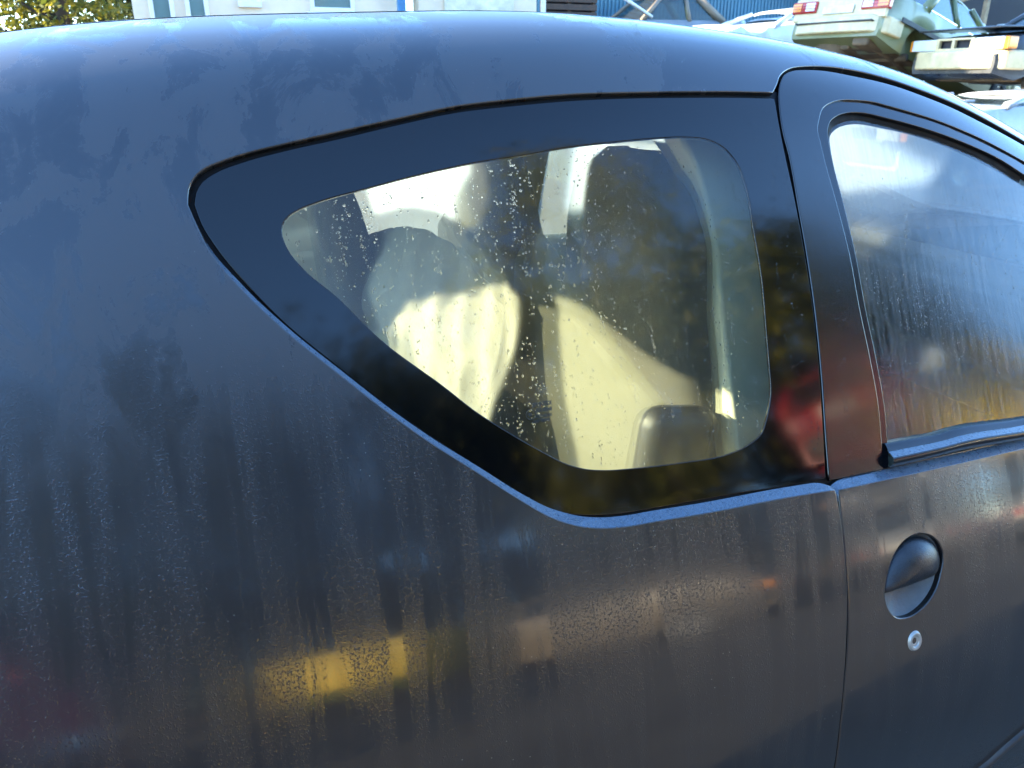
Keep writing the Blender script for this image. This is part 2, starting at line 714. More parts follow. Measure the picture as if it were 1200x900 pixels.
def glass_material(name, tint=(.86, .95, .84), rough=0.0, fog=.03, streaks=False, blur=0.0, through=.5):
    m, nt, out = new_mat(name)
    L = nt.links.new
    tr = nd(nt, 'BsdfTransparent')
    tr.inputs[0].default_value = (*tint, 1)
    gl = nd(nt, 'BsdfGlossy')
    gl.inputs['Roughness'].default_value = rough
    geo = nd(nt, 'NewGeometry')
    ior = nd(nt, 'MapRange')                      # the same reflectance from both sides of the thin pane
    ior.inputs['To Min'].default_value = 1.52
    ior.inputs['To Max'].default_value = 1 / 1.52
    L(geo.outputs['Backfacing'], ior.inputs['Value'])
    fr = nd(nt, 'Fresnel')
    L(ior.outputs[0], fr.inputs['IOR'])
    base = tr
    if blur:
        rf = nd(nt, 'BsdfRefraction', IOR=1.20, Roughness=blur)
        rf.inputs['Color'].default_value = (*tint, 1)
        mb = nd(nt, 'MixShader')
        mb.inputs[0].default_value = .75
        L(tr.outputs[0], mb.inputs[1])
        L(rf.outputs[0], mb.inputs[2])
        base = mb
    df = nd(nt, 'BsdfTranslucent')
    df.inputs[0].default_value = (.88, .92, .86, 1)
    dd = nd(nt, 'BsdfDiffuse')
    dd.inputs[0].default_value = (.6, .62, .6, 1)
    md = nd(nt, 'MixShader')
    md.inputs[0].default_value = 1 - through
    L(df.outputs[0], md.inputs[1])
    L(dd.outputs[0], md.inputs[2])
    mf = nd(nt, 'MixShader')
    mf.inputs[0].default_value = fog
    if streaks:
        uv = nd(nt, 'UVMap')
        mp = nd(nt, 'Mapping')
        mp.inputs['Scale'].default_value = (150., 9., 1)
        L(uv.outputs[0], mp.inputs['Vector'])
        nz = nd(nt, 'TexNoise', Scale=1.0, Detail=4.0, Roughness=.6)
        L(mp.outputs[0], nz.inputs['Vector'])
        rp = ramp(nt, nz.outputs['Fac'], [(.35, fog * .3), (.7, fog * 2.4)])
        L(rp.outputs[0], mf.inputs[0])
        mpb = nd(nt, 'Mapping')
        mpb.inputs['Scale'].default_value = (420., 150., 1)
        L(uv.outputs[0], mpb.inputs['Vector'])
        nb = nd(nt, 'TexNoise', Scale=1.0, Detail=2.0)
        L(mpb.outputs[0], nb.inputs['Vector'])
        bp = nd(nt, 'Bump', Strength=.20, Distance=.0008)
        L(nb.outputs['Fac'], bp.inputs['Height'])
        L(bp.outputs[0], gl.inputs['Normal'])
    L(base.outputs[0], mf.inputs[1])
    L(md.outputs[0], mf.inputs[2])
    mg = nd(nt, 'MixShader')
    L(fr.outputs[0], mg.inputs[0])
    L(mf.outputs[0], mg.inputs[1])
    L(gl.outputs[0], mg.inputs[2])
    L(mg.outputs[0], out.inputs['Surface'])
    return m


paint = paint_material('dark_grey_dewed_paint')
paint_ledge_sky = simple('dewed_ledge_paint_sky_tint', (.060, .092, .130), rough=.30, coat=1.0, var=.30, scale=160, bump=.35, bscale=420)  # sky reflection put into the blue base colour; dew gives the bumps
glass_q = glass_material('quarter_glass', rough=.055, fog=.035, blur=.24)
glass_d = glass_material('door_glass', tint=(.84, .93, .88), rough=.06, fog=.09, streaks=True, blur=.22)
glass_far = glass_material('far_glass', tint=(.92, .97, .94), fog=.02)
glass_mist = glass_material('misted_far_glass', tint=(.92, .97, .94), fog=.52, through=.88)
glass_dew = glass_material('dewed_far_glass', tint=(.92, .97, .94), fog=.46, through=.80)
rubber = simple('black_rubber', (.0035, .0035, .004), rough=.6, var=.3, scale=40, bump=.15, bscale=400, spec=.18)
gap_dark = simple('unpainted_jamb', (.010, .011, .013), rough=.6)
frit = simple('black_ceramic_border', (.002, .0022, .0028), rough=.07, var=.2, scale=20, spec=.5)
film_black = simple('black_pillar_film', (.005, .0055, .0065), rough=.13, coat=.3, var=.3, scale=30, bump=.05, bscale=600)
gloss_black = simple('gloss_black_channel', (.010, .010, .012), rough=.16, spec=.5)
trim_pale = simple('pale_trim_plastic', (.60, .60, .48), rough=.55, var=.12, scale=9, bump=.08, bscale=500)
trim_dark = simple('dark_trim_plastic', (.035, .036, .038), rough=.5, var=.25, scale=9, bump=.1, bscale=400)
cloth_dark = simple('charcoal_seat_cloth', (.050, .047, .038), rough=.85, var=.3, scale=60, bump=.3, bscale=900)
cloth_pale = simple('pale_seat_back_cloth', (.095, .094, .070), rough=.75, var=.10, scale=12, bump=.2, bscale=700)
lining = simple('pale_headlining', (.50, .50, .46), rough=.9, var=.1, scale=20)
mat_metal = simple('bright_lock_metal', (.40, .39, .35), rough=.45, metal=.4, var=.2, scale=60)
mat_silver = simple('dull_silver_cup', (.11, .11, .105), rough=.5, metal=.0, var=.25, scale=50, bump=.1, bscale=300)
handle_m = simple('matt_dark_handle', (.018, .019, .021), rough=.33, var=.3, scale=60, bump=.12, bscale=500)
mat_ink = simple('etched_ink', (.02, .025, .02), rough=.6)
tyre_m = simple('tyre_rubber', (.015, .015, .015), rough=.75, bump=.2, bscale=120)
rim_m = simple('wheel_steel', (.35, .36, .37), rough=.35, metal=.9)
lamp_red = simple('tail_lamp_red', (.45, .012, .010), rough=.12, coat=.6, var=.15)
lamp_clear = simple('lamp_clear', (.72, .74, .74), rough=.10, coat=.8, var=.1)
lamp_orange = simple('lamp_orange', (.85, .28, .02), rough=.14, coat=.7, var=.12)
water, _nt, _out = new_mat('water_bead')
_g = nd(_nt, 'BsdfGlass', IOR=1.33, Roughness=0.0)
_nt.links.new(_g.outputs[0], _out.inputs['Surface'])

# ------------------------------------------------------------------ traced outlines on that surface, metres (x, v)
q_open = [[-.0392,1.1072],[-.0365,1.1241],[-.0302,1.1359],[-.0198,1.1456],[-.0029,1.1528],[.0239,1.1605],[.0674,1.1693],[.1302,1.1807],[.1963,1.1928],[.2646,1.2046],[.3364,1.2106],[.4119,1.2156],[.4898,1.218],[.5739,1.2218],[.6541,1.2264],[.7175,1.23]]
q_low = [[.701,.6693],[.623,.6723],[.5092,.6736],[.4381,.6761],[.3981,.6772],[.3707,.6802],[.3391,.688],[.3092,.7022],[.2673,.7345],[.227,.7699],[.1748,.8154],[.1331,.8564],[.0929,.8995],[.0407,.9577],[.0036,1.0067],[-.0217,1.0493],[-.0329,1.0827],[-.0392,1.1072]]
q_glass = [[-.0306,1.108],[-.0274,1.121],[-.0202,1.1319],[-.0073,1.1403],[.0224,1.1505],[.0661,1.1601],[.1291,1.1711],[.1953,1.184],[.2636,1.1954],[.3354,1.201],[.4108,1.2057],[.4889,1.2089],[.5728,1.2122],[.6528,1.2164],[.7189,1.2197],[.7158,1.1964],[.7142,1.162],[.7144,1.1374],[.7174,1.0766],[.7197,.9919],[.7196,.9198],[.7138,.8214],[.7054,.7351],[.6993,.686],[.635,.6867],[.5573,.69],[.4473,.6921],[.3786,.6954],[.3461,.7011],[.315,.7114],[.2857,.7287],[.2578,.7515],[.2308,.7769],[.1779,.8248],[.1355,.8662],[.0947,.9096],[.0421,.9691],[.0103,1.0149],[-.0151,1.0596],[-.0263,1.0865]]
q_clear = [[.0514,1.0722],[.0564,1.0834],[.0701,1.0929],[.091,1.1],[.1445,1.1117],[.2132,1.1249],[.2818,1.1347],[.3454,1.1405],[.3803,1.1452],[.4676,1.1522],[.5226,1.1563],[.5717,1.1577],[.598,1.1547],[.6194,1.1445],[.6353,1.1248],[.6445,1.0896],[.6455,1.0298],[.6465,.9668],[.6417,.8907],[.6391,.8506],[.6344,.8064],[.6247,.7803],[.6117,.7583],[.5901,.7468],[.5581,.7395],[.4909,.7392],[.4203,.7431],[.3865,.7465],[.3637,.7513],[.3388,.7615],[.3093,.7815],[.2667,.8144],[.2392,.8376],[.204,.8735],[.1417,.9348],[.098,.9917],[.0694,1.0239],[.0548,1.0496]]
rail = [[.7175,1.23],[.7282,1.2428],[.7424,1.2619],[.7684,1.2814],[.8055,1.2939],[.8339,1.2998],[.9017,1.3053],[.9662,1.3011],[1.0091,1.2947],[1.0526,1.2894],[1.1228,1.2806],[1.1964,1.2694],[1.2455,1.2626]]
door_left = [[.7074,.64],[.706,.5838],[.7044,.527],[.7002,.4694],[.6954,.4093],[.6934,.3437],[.6964,.2726]]
body_left = [[.701,.6693],[.7018,.659],[.7026,.6409],[.7019,.5847],[.6996,.5281],[.6946,.4708],[.6903,.4108],[.6882,.3454],[.6908,.2747]]
frame_left = [[.705,.6829],[.7097,.7344],[.7182,.8206],[.7234,.9105],[.7244,.9908],[.7232,1.0694],[.7229,1.1363],[.7205,1.1694],[.7239,1.2029],[.7334,1.2344],[.743,1.2506],[.7557,1.2653],[.7765,1.2771],[.8041,1.2836],[.8375,1.2879],[.8893,1.2867],[.9542,1.2841],[.9736,1.2822],[1.018,1.2748],[1.0848,1.2642],[1.1315,1.2554],[1.1808,1.2495],[1.2302,1.2435]]
dw_open = [[.7946,.6829],[.8033,.7739],[.8013,.8432],[.7965,.914],[.7942,.9886],[.7858,1.0723],[.7797,1.126],[.7781,1.1574],[.7775,1.1727],[.7864,1.1943],[.7981,1.2118],[.814,1.2221],[.8391,1.231],[.8606,1.2339],[.9046,1.2357],[.9249,1.2334],[.9681,1.2289],[1.0114,1.2246],[1.0803,1.2155],[1.1292,1.2086],[1.2022,1.1981]]
dw_glass = [[.8061,.6808],[.8151,.7728],[.8132,.8427],[.8084,.9144],[.8062,.9899],[.7993,1.0747],[.7947,1.1292],[.7948,1.1613],[.7977,1.1786],[.8063,1.1929],[.822,1.2041],[.8466,1.2126],[.8696,1.2154],[.9216,1.2117],[1.0086,1.2026],[1.0783,1.1936],[1.1521,1.1821],[1.1987,1.1688]]
mould_top = [[.8038,.7155],[.8524,.7152],[.8994,.7146],[.9323,.7172],[1.0641,.7124]]
mould_bot = [[.7991,.6833],[.8462,.6838],[.9258,.6859],[1.0575,.6821]]
strip = [[1.0419,.1169],[1.0672,.1511],[1.0975,.1781]]
cup = [[.7619,.5189],[.7663,.4965],[.7804,.4799],[.8012,.4749],[.8321,.4834],[.8546,.5027],[.8674,.5291],[.8723,.5474],[.8692,.5624],[.8558,.5795],[.8355,.5882],[.8141,.5877],[.7933,.5778],[.776,.558],[.7663,.5367]]
flap = [[.7626,.5187],[.7883,.5165],[.8217,.5186],[.8659,.5294],[.8704,.5442],[.8672,.5581],[.8549,.5725],[.8344,.5807],[.813,.5797],[.7937,.5695],[.7783,.5528],[.7676,.5341]]
key = [[.8132,.4584],[.8255,.4478],[.8243,.4342],[.8156,.4198],[.8031,.4244],[.8011,.4402],[.8055,.4541]]
text = [[.3053,.8352],[.3356,.836],[.2981,.8291],[.3348,.8156],[.3026,.8162]]
dw_seal_shade = [[.8082,1.1122],[.8089,1.155],[.8122,1.1739],[.8266,1.1874],[.8565,1.1988],[.921,1.1991],[1.0091,1.1912],[1.1033,1.1745],[1.1992,1.1538]]

# ------------------------------------------------------------------ the near car
car = empty('hatchback_car', (0.7, YC, 0))
tag(car, 'dark grey three-door hatchback covered in dew, filling the foreground', 'car')
INV = Matrix.Translation((-0.7, -YC, 0))


def adopt(o, parent=car):
    """keep the mesh in world coordinates under the car's Empty"""
    o.parent = parent
    if parent is car:
        o.matrix_parent_inverse = INV
    return o


def cpanel(name, loop, mat, parent=car, **kw):
    return adopt(panel(name, loop, mat, None, **kw), parent)


def cribbon(name, polys, offs, mat, parent=car, **kw):
    return adopt(ribbon(name, polys, offs, mat, None, **kw), parent)


def cbuild(mb, name, mat, parent=car, **kw):
    return adopt(mb.build(name, mat, None, **kw), parent)


XR = -.50          # rear end of the lofted sides
XF = 2.70
VD = 1.50          # roof seam


def arch(xc, r, zc, x0, x1):
    """wheel arch as (x, v) going from x0 side to x1 side along the bottom edge"""
    t = np.linspace(math.pi - .12, .12, 22) if x1 > x0 else np.linspace(.12, math.pi - .12, 22)
    xs = xc + r * np.cos(t)
    zs = zc + r * np.sin(t)
    return np.stack([xs, np.interp(zs, SEC[:, 1], SV)], -1)


low = cr(q_low[:-1] + [q_open[0]])
opn = cr(q_open)
ral = cr(rail + [[1.5, 1.215], [1.75, 1.17], [1.97, 1.12]])
bl = cr(body_left + [[.694, .20], [.700, .12], [.715, .02]])
segs = [bl[::-1], low, opn, ral,
        line((1.97, 1.12), (1.99, 1.36)), line((1.99, 1.36), (1.20, 1.36)), cr([(1.20, 1.36), (1.14, 1.38), (1.11, 1.43), (1.09, 1.475)]),
        line((1.09, 1.475), (XR, 1.475)), line((XR, 1.475), (XR, .0), .02), line((XR, 0), (-.31, 0)), arch(0.02, .325, .275, -1, 1),
        line((.35, .0), (.715, .0))]
loop, sid = join(*segs)
w = np.zeros(len(loop))
k = sid == 1
w[k] = np.interp(loop[k][:, 1], [.66, .69, .73, .85, 1.03, 1.09], [1., 1., .62, .42, .36, .05])
w = smooth_loop(w, 3)
q_panels = []
for mir in (False, True):
    q_panels.append(cpanel('quarter_panel', loop, paint, lw=w, depth=.016, mirror=mir, step=.024))
    q_panels[-1].data.materials.append(paint_ledge_sky)
ql = cr(q_glass, closed=False)
qg = np.array(q_glass)
g_top = cr(q_glass[:15])
g_right = cr(q_glass[14:24])
g_bot = cr(q_glass[23:] + [q_glass[0]])
gloop, _ = join(g_top, g_right, g_bot)
clear = cr(q_clear, closed=True)
jamb_q, _ = join(line((.735, .66), (.735, 1.235)), line((.735, 1.235), (-.07, 1.26)), line((-.07, 1.26), (-.075, 1.02)), line((-.075, 1.02), (.30, .645)), line((.30, .645), (.735, .64)))
for mir in (False, True):
    qw = cpanel('quarter_window', clear, glass_mist if mir else glass_q, g=lambda v: g_glass(v) + .0006, lips=False, mirror=mir)
    cpanel('glass_border', gloop, frit, qw, holes=[clear], g=g_glass, depth=.003, r=.0012, mirror=mir)
    cpanel('window_seal', jamb_q, rubber, qw, holes=[shrink(gloop, .004)], g=lambda v: g_glass(v) + .0035, depth=.004, r=.002, mirror=mir)
    if not mir:
        near_qw = qw

# door
crs = line((.7085, .6679), (1.95, .671), .01)
dl = cr([[.7085, .6679]] + door_left + [[.699, .20], [.705, .12], [.722, .035]])
dloop, sid = join(crs[::-1], dl, line((.722, .035), (1.95, .035)), line((1.95, .035), (1.95, .671)))
wd = np.where(sid == 0, 1.0, 0.0)
wd = smooth_loop(wd, 2)
cupl = cr(cup, .004, closed=True)
fr_o = cr(frame_left[:-1] + [[1.23, 1.2435], [1.5, 1.205], [1.75, 1.16], [1.94, 1.10]])
dwo = cr(dw_open[:-1] + [[1.20, 1.197], [1.5, 1.165], [1.72, 1.12], [1.84, 1.04]])
floop, _ = join(fr_o, line((1.94, 1.10), (1.95, .684)), line((1.95, .684), (1.88, .684)), line((1.88, .684), (1.84, 1.04)), dwo[::-1], line(dw_open[0], frame_left[0]))
dwg = cr(dw_glass[:-1] + [[1.20, 1.168], [1.5, 1.135], [1.70, 1.09], [1.82, 1.02]])
dgl, _ = join(dwg, line((1.82, 1.02), (1.87, .684)), line((1.87, .684), dw_glass[0]))
chan_out, _ = join(shrink(join(dwo, line((1.84, 1.04), (1.88, .67)), line((1.88, .67), (dw_open[0][0], .67)))[0], -.006))
for mir in (False, True):
    door = cpanel('door', dloop, paint, lw=wd, holes=[cupl], depth=.016, mirror=mir)
    door.data.materials.append(paint_ledge_sky)
    cpanel('window_frame', floop, film_black, door, g=lambda v: g_frame(v) + .002, depth=.010, mirror=mir, r=.0018)
    cpanel('window_channel', chan_out, gloss_black, door, holes=[shrink(dgl, .001)], g=lambda v: g_frame(v) + .0048, depth=.008, r=.0015, mirror=mir)
    cpanel('window_glass', shrink(dgl, -.004), glass_dew if mir else glass_d, door, g=lambda v: g_frame(v) + .014, lips=False, mirror=mir)
    n = 60
    sl = resample(cr(dw_seal_shade), n)
    s0 = resample(dwg[(dwg[:, 0] < 1.205) & (dwg[:, 1] > 1.11)], n)
    cribbon('window_seal', [s0, s0 * .5 + sl * .5, sl], [-.0105, -.0125, -.0175], rubber, door, mirror=mir)  # dark band over the glass also stands in for the shadowed gap
    mt = resample(cr(mould_top + [[1.4, .712], [1.86, .710]]), 90)
    mb_ = resample(cr(mould_bot + [[1.4, .682], [1.86, .682]]), 90)
    bm_ = cribbon('belt_moulding', [mt * .42 + mb_ * .58, mt * .30 + mb_ * .70, mt * .15 + mb_ * .85, mb_, mb_ + [0, -.002]],
                  [.0045, .0052, .0030, -.004, -.012], gloss_black, door, mirror=mir)
    cribbon('glass_wiper', [mt + [0, .004], mt, mt * .66 + mb_ * .34], [-.020, -.0085, -.0035], gloss_black, door, mirror=mir)
    cribbon('moulding_top', [mt * .66 + mb_ * .34, mt * .54 + mb_ * .46, mt * .42 + mb_ * .58], [-.0035, .0010, .0045], paint_ledge_sky, door, mirror=mir)  # upper face takes the ledge colour with the sky reflection in it
    # rubbing strip low on the door
    sp = resample(cr([[.86, .045], [.96, .062]] + strip + [[1.22, .232], [1.5, .27], [1.9, .28]]), 60)
    cribbon('rubbing_strip', [sp + [0, .010], sp + [0, .006], sp, sp - [0, .006], sp - [0, .012]], [-.001, .005, .0075, .005, -.001], trim_dark, door, mirror=mir)
    # handle cup, lever and lock
    def bowl(name, lp, prof, mat, parent, rings=9, mirror=False):
        lp = np.array(lp)
        c = lp.mean(0)
        V, U, Fs = [], [], []
        m = len(lp)
        for i in range(rings + 1):
            s = 1 - i / rings
            p = c + (lp - c) * max(s, .02)
            _, _, nn = TANG(p[:, 0], p[:, 1])
            V.append(PS(p[:, 0], p[:, 1]) + nn * prof(max(s, 0), p)[:, None])
            U.append(p)
        for i in range(rings):
            for j in range(m):
                a, b = i * m + j, i * m + (j + 1) % m
                Fs.append((a, b, b + m, a + m))
        V = np.vstack(V)
        if mirror:
            V = V * [1, -1, 1] + [0, 2 * YC, 0]
        return adopt(link(name, mesh_from(name, V, Fs, None, np.vstack(U)), mat), parent)
    cbig = shrink(cupl, -.0025)
    if area2(cbig) > 0:
        cbig = cbig[::-1]
    bowl('handle_recess', cbig[::-1], lambda s, p: -.0035 - .024 * (1 - s**2.6) + 0 * p[:, 0], mat_silver, door, mirror=mir)
    fl = cr(flap, .004, closed=True)
    if area2(fl) < 0:
        fl = fl[::-1]
    bowl('door_handle', fl, lambda s, p: -.007 + .0185 * (1 - s**2.2)**.8 + 0 * p[:, 0], handle_m, door, mirror=mir)
    kc = np.mean(key, 0)
    ang = np.linspace(0, 2 * math.pi, 28, endpoint=False)
    kl = kc + np.stack([.0125 * np.cos(ang), .0155 * np.sin(ang)], -1)
    lk = bowl('door_lock', kl, lambda s, p: np.interp(s, [0, .28, .30, .52, .56, .8, 1.0], [-.001, -.001, .0005, .0008, .0028, .0034, -.001]) + 0 * p[:, 0], mat_metal, door, rings=24, mirror=mir)
    if not mir:
        near_door = door

# jambs behind the gaps between door and quarter panel
jl = cr([(.703, .0), (.699, .27), (.698, .50), (.704, .67), (.712, .80), (.7185, .95), (.718, 1.12), (.716, 1.20), (.735, 1.262), (.80, 1.292), (.89, 1.298), (1.0, 1.287), (1.24, 1.250), (1.5, 1.21), (1.95, 1.11)])
jn = resample(jl, 160)
tn = np.gradient(jn, axis=0)
tn /= np.linalg.norm(tn, axis=1, keepdims=True)
pn_ = np.stack([-tn[:, 1], tn[:, 0]], -1)
for mir in (False, True):
    cribbon('door_jamb', [jn - pn_ * .016, jn + pn_ * .016], [-.019, -.019], gap_dark, mirror=mir)

# roof, windscreen, bonnet, wings
roofv = []
def grid_part(name, x0, x1, v0, mat, nx, nv, g=0.0, parent=car):
    xs = np.linspace(x0, x1, nx)
    vs = np.linspace(v0, VEND, nv)
    V, U = [], []
    for v in vs:
        _, _, n_ = TANG(xs, np.full_like(xs, v))
        V.append(PS(xs, np.full_like(xs, v)) - n_ * g)
        U.append(np.stack([xs, np.full_like(xs, v)], -1))
    A = list(V)
    for q in V[-2::-1]:
        A.append(q * [1, -1, 1] + [0, 2 * YC, 0])
    U = U + U[-2::-1]
    Fs = []
    for k in range(len(A) - 1):
        for i in range(nx - 1):
            a = k * nx + i
            Fs.append((a, a + 1, a + nx + 1, a + nx))
    return adopt(link(name, mesh_from(name, np.vstack(A), Fs, None, np.vstack(U)), mat), parent)

grid_part('roof_panel', XR, 1.10, 1.512, paint, 70, 10)
rd = resample(line((XR, 1.50), (1.09, 1.50)), 60)
for mir in (False, True):
    cribbon('roof_ditch_moulding', [rd - [0, .026], rd - [0, .008], rd + [0, .013]], [-.006, -.0025, -.006], rubber, mirror=mir)
grid_part('windscreen', 1.14, 2.03, 1.372, glass_dew, 30, 16, g=.004)
grid_part('cowl_panel', 1.955, 2.09, .80, trim_dark, 6, 30, g=.008)
grid_part('bonnet', 2.06, XF, .80, paint, 26, 30, g=.001)
grid_part('headlining', XR + .05, 1.12, 1.33, lining, 40, 16, g=.035)
fw, _ = join(line((1.965, .0), (1.965, .79)), line((1.965, .79), (XF, .79)), line((XF, .79), (XF, 0)), line((XF, 0), (2.66, 0)), arch(2.36, .325, .275, 1, -1), line((2.03, 0), (1.965, 0)))
for mir in (False, True):
    cpanel('front_wing', fw, paint, mirror=mir, step=.04)
# closing faces at tail and nose
vs = np.linspace(0, VEND, 60)
sec = PS(np.full_like(vs, XR), vs)
half = sec[:, 1:]
full = np.vstack([half, (half * [-1, 1] + [2 * YC, 0])[-2::-1]])
tail = MB()
hat = np.array([(YC + s_ * a, z) for s_, a, z in ((-1, .64, .84), (-1, .44, 1.318), (1, .44, 1.318), (1, .64, .84))])
hv = [Vector(p) for p in full] + [Vector(p) for p in hat]
ne = len(full)
he = [(i, (i + 1) % ne) for i in range(ne)] + [(ne + i, ne + (i + 1) % 4) for i in range(4)]
V2, _, F2, _, _, _ = delaunay_2d_cdt(hv, he, [], 0, 1e-6)
V2 = np.array([(a.x, a.y) for a in V2])
F2 = [f for f in F2 if inside(V2[list(f)].mean(0)[None], full)[0] and not inside(V2[list(f)].mean(0)[None], hat)[0]]
hatch = adopt(link('hatch', mesh_from('hatch', np.column_stack([np.full(len(V2), XR), V2]), F2, None, V2, smooth=False), paint))
adopt(link('hatch_glass', mesh_from('hatch_glass', [(XR + .004, *p) for p in hat], [(0, 1, 2, 3)], None, hat, smooth=False), glass_far), hatch)
cbuild(MB().box((XR - .05, YC, .45), (.12, 1.40, .30)), 'rear_bumper', paint, bevel=.04, seg=3)
cbuild(MB().box((XF + .03, YC, .50), (.14, 1.50, .52)), 'front_bumper', paint, bevel=.05, seg=3)
cbuild(MB().box((XF - .02, YC, .83), (.06, 1.40, .14)), 'grille', trim_dark, bevel=.01)
for s_ in (-1, 1):
    cbuild(MB().box((XR - .012, YC + s_ * .60, .80), (.05, .12, .30)), 'tail_light', lamp_red, bevel=.02)
    cbuild(MB().box((XF + .02, YC + s_ * .55, .82), (.06, .26, .13)), 'headlight', lamp_clear, bevel=.02)
for xc in (0.02, 2.36):
    for s_ in (-1, 1):
        yc = YC + s_ * .70
        ty = cbuild(MB().lathe([(.175, -.075), (.25, -.08), (.272, -.06), (.275, 0), (.272, .06), (.25, .08), (.175, .075)], (xc, yc, .275), seg=36), 'wheel', tyre_m, smooth=True)
        rm_ = MB().lathe([(.0, s_ * .03), (.05, s_ * .035), (.06, s_ * .05), (.12, s_ * .04), (.15, s_ * .055), (.178, s_ * .075), (.178, -s_ * .07)], (xc, yc, .275), seg=36)
        cbuild(rm_, 'rim', rim_m, ty, smooth=True)

# interior
cbuild(MB().box((.95, YC, .30), (3.0, 1.36, .06)).box((.30, YC, .36), (.5, 1.2, .16)), 'floor_pan', trim_dark, bevel=.01)


def seat_mesh(w_prof, thick, lean, x0, yc, z0, z1, shift=0.):
    """rounded upright slab: rows along z, superellipse sections in x-y"""
    V, Fs = [], []
    rows, seg = 40, 36
    for i in range(rows + 1):
        t = i / rows
        z = z0 + (z1 - z0) * t
        wz = np.interp(t, w_prof[0], w_prof[1])
        th = thick * np.interp(t, [0, .1, .7, .95, 1], [.9, 1, .95, .75, .25])
        for k_ in range(seg):
            a = 2 * math.pi * k_ / seg
            c, s_ = math.cos(a), math.sin(a)
            px = th * .5 * math.copysign(abs(c)**.55, c)
            py = wz * .5 * math.copysign(abs(s_)**.55, s_)
            px += (.05 * (abs(py) / (wz * .5 + 1e-6))**3) * (1 if c > 0 else .2) * (1 - t * .5)
            V.append((x0 + px + lean * (t - .3) * (z1 - z0), yc + py, z))
    for i in range(rows):
        for k_ in range(seg):
            a, b = i * seg + k_, i * seg + (k_ + 1) % seg
            Fs.append((a, b, b + seg, a + seg))
    Fs.append(tuple(range(seg))[::-1])
    Fs.append(tuple(rows * seg + j for j in range(seg)))
    return V, Fs


for i, yc in enumerate((.46, 2 * YC - .46)):
    V, Fs = seat_mesh(([0, .35, .55, .66, .74, .86, .94, 1], [.50, .50, .47, .42, .37, .33, .25, .10]), .13, -.10, .62, yc, .48, 1.275)
    seat = adopt(link('front_seat', mesh_from('front_seat', V, Fs), cloth_dark))
    # pale cover over the lower back, edge sloping
    V, Fs = seat_mesh(([0, .5, .9, 1], [.62, .62, .60, .56]), .15, -.10, .6, yc + (.115 if i == 0 else 0), .44, .97)
    V = [(x, y, z if z < .8 else z + (.07 * ((yc - y) / .31) * -1 + .02) * (z - .8) / .17) for x, y, z in V]
    adopt(link('seat_back_cover', mesh_from('seat_back_cover', V, Fs), cloth_pale), seat)
    mbx = MB().box((.85, yc, .44), (.50, .50, .16))
    cbuild(mbx, 'seat_cushion', cloth_dark, seat, bevel=.05, seg=4)
cbuild(MB().box((.528, .225, .895), (.115, .06, .13), Matrix.Rotation(R(8), 3, 'Y')), 'seat_belt_guide', simple('black_belt_guide', (.006, .007, .008), rough=.6), bevel=.033, seg=4)
V, Fs = seat_mesh(([0, .8, .95, 1], [1.14, 1.12, 1.06, .9]), .14, -.25, -.16, YC, .45, .80)
rs = adopt(link('rear_seat', mesh_from('rear_seat', V, Fs), cloth_dark))
for k_ in range(5):
    cbuild(MB().box((.12, YC - .44 + k_ * .22, .47), (.46, .215, .15)), 'seat_cushion', cloth_pale, rs, bevel=.045, seg=4)
cbuild(MB().box((1.72, YC, .80), (.42, 1.34, .26)).box((1.55, 2 * YC - .46, .88), (.12, .40, .10)), 'dashboard', trim_dark, bevel=.05, seg=4)
sw = MB()
cy = 2 * YC - .46
pts = [(1.28 + .06 * math.sin(a), cy + .18 * math.cos(a), .88 + .17 * math.sin(a)) for a in np.linspace(0, 2 * math.pi, 33)]
sw.tube(pts, .014, 10, caps=False)
sw.box((1.30, cy, .87), (.05, .15, .10)).box((1.29, cy, .88), (.02, .34, .03))
cbuild(sw, 'steering_wheel', trim_dark, bevel=.004)
# side trims
tq, _ = join(line((-.5, .20), (.66, .20)), line((.66, .20), (.66, .70)), line((.66, .70), (.36, .72)), line((.36, .72), (.02, 1.04)), line((.02, 1.04), (-.10, 1.20)), line((-.10, 1.20), (-.5, 1.25)), line((-.5, 1.25), (-.5, .2)))
pt_, _ = join(cr([(.605, .68), (.612, .90), (.615, 1.05), (.60, 1.15), (.56, 1.22), (.48, 1.25)]), line((.48, 1.25), (.48, 1.30)), line((.48, 1.30), (.78, 1.30)), line((.78, 1.30), (.775, .68)), line((.775, .68), (.605, .68)))
dtr, _ = join(line((.74, .16), (1.9, .16)), line((1.9, .16), (1.9, .69)), line((1.9, .69), (.74, .69)), line((.74, .69), (.74, .16)))
for mir in (False, True):
    cpanel('quarter_trim', tq, trim_pale, g=lambda v: .05 + 0 * v, lips=False, mirror=mir, step=.06)
    cpanel('pillar_trim', pt_, trim_pale, g=lambda v: .045 + .02 * np.cos((v - .7) * 3), depth=.03, r=.008, mirror=mir, step=.04)
    cpanel('door_trim', dtr, trim_pale, g=lambda v: .06 + 0 * v, lips=False, mirror=mir, step=.06)
# fluted panel low on the far side, dark belt and pillar strip
for k_ in range(5):
    cbuild(MB().box((.30 + k_ * .105, 1.475, .66), (.085, .07, .34)), 'side_bolster', cloth_pale, bevel=.034, seg=4)
V, Fs = seat_mesh(([0, .15, .85, 1], [.24, .27, .25, .16]), .10, -.1, .225, 1.13, .84, 1.17)
adopt(link('headrest', mesh_from('headrest', V, Fs), cloth_dark), rs)
cbuild(MB().box((.60, 1.40, .93), (1.0, .06, .07)), 'far_sill_shelf', trim_pale, bevel=.02, seg=3)

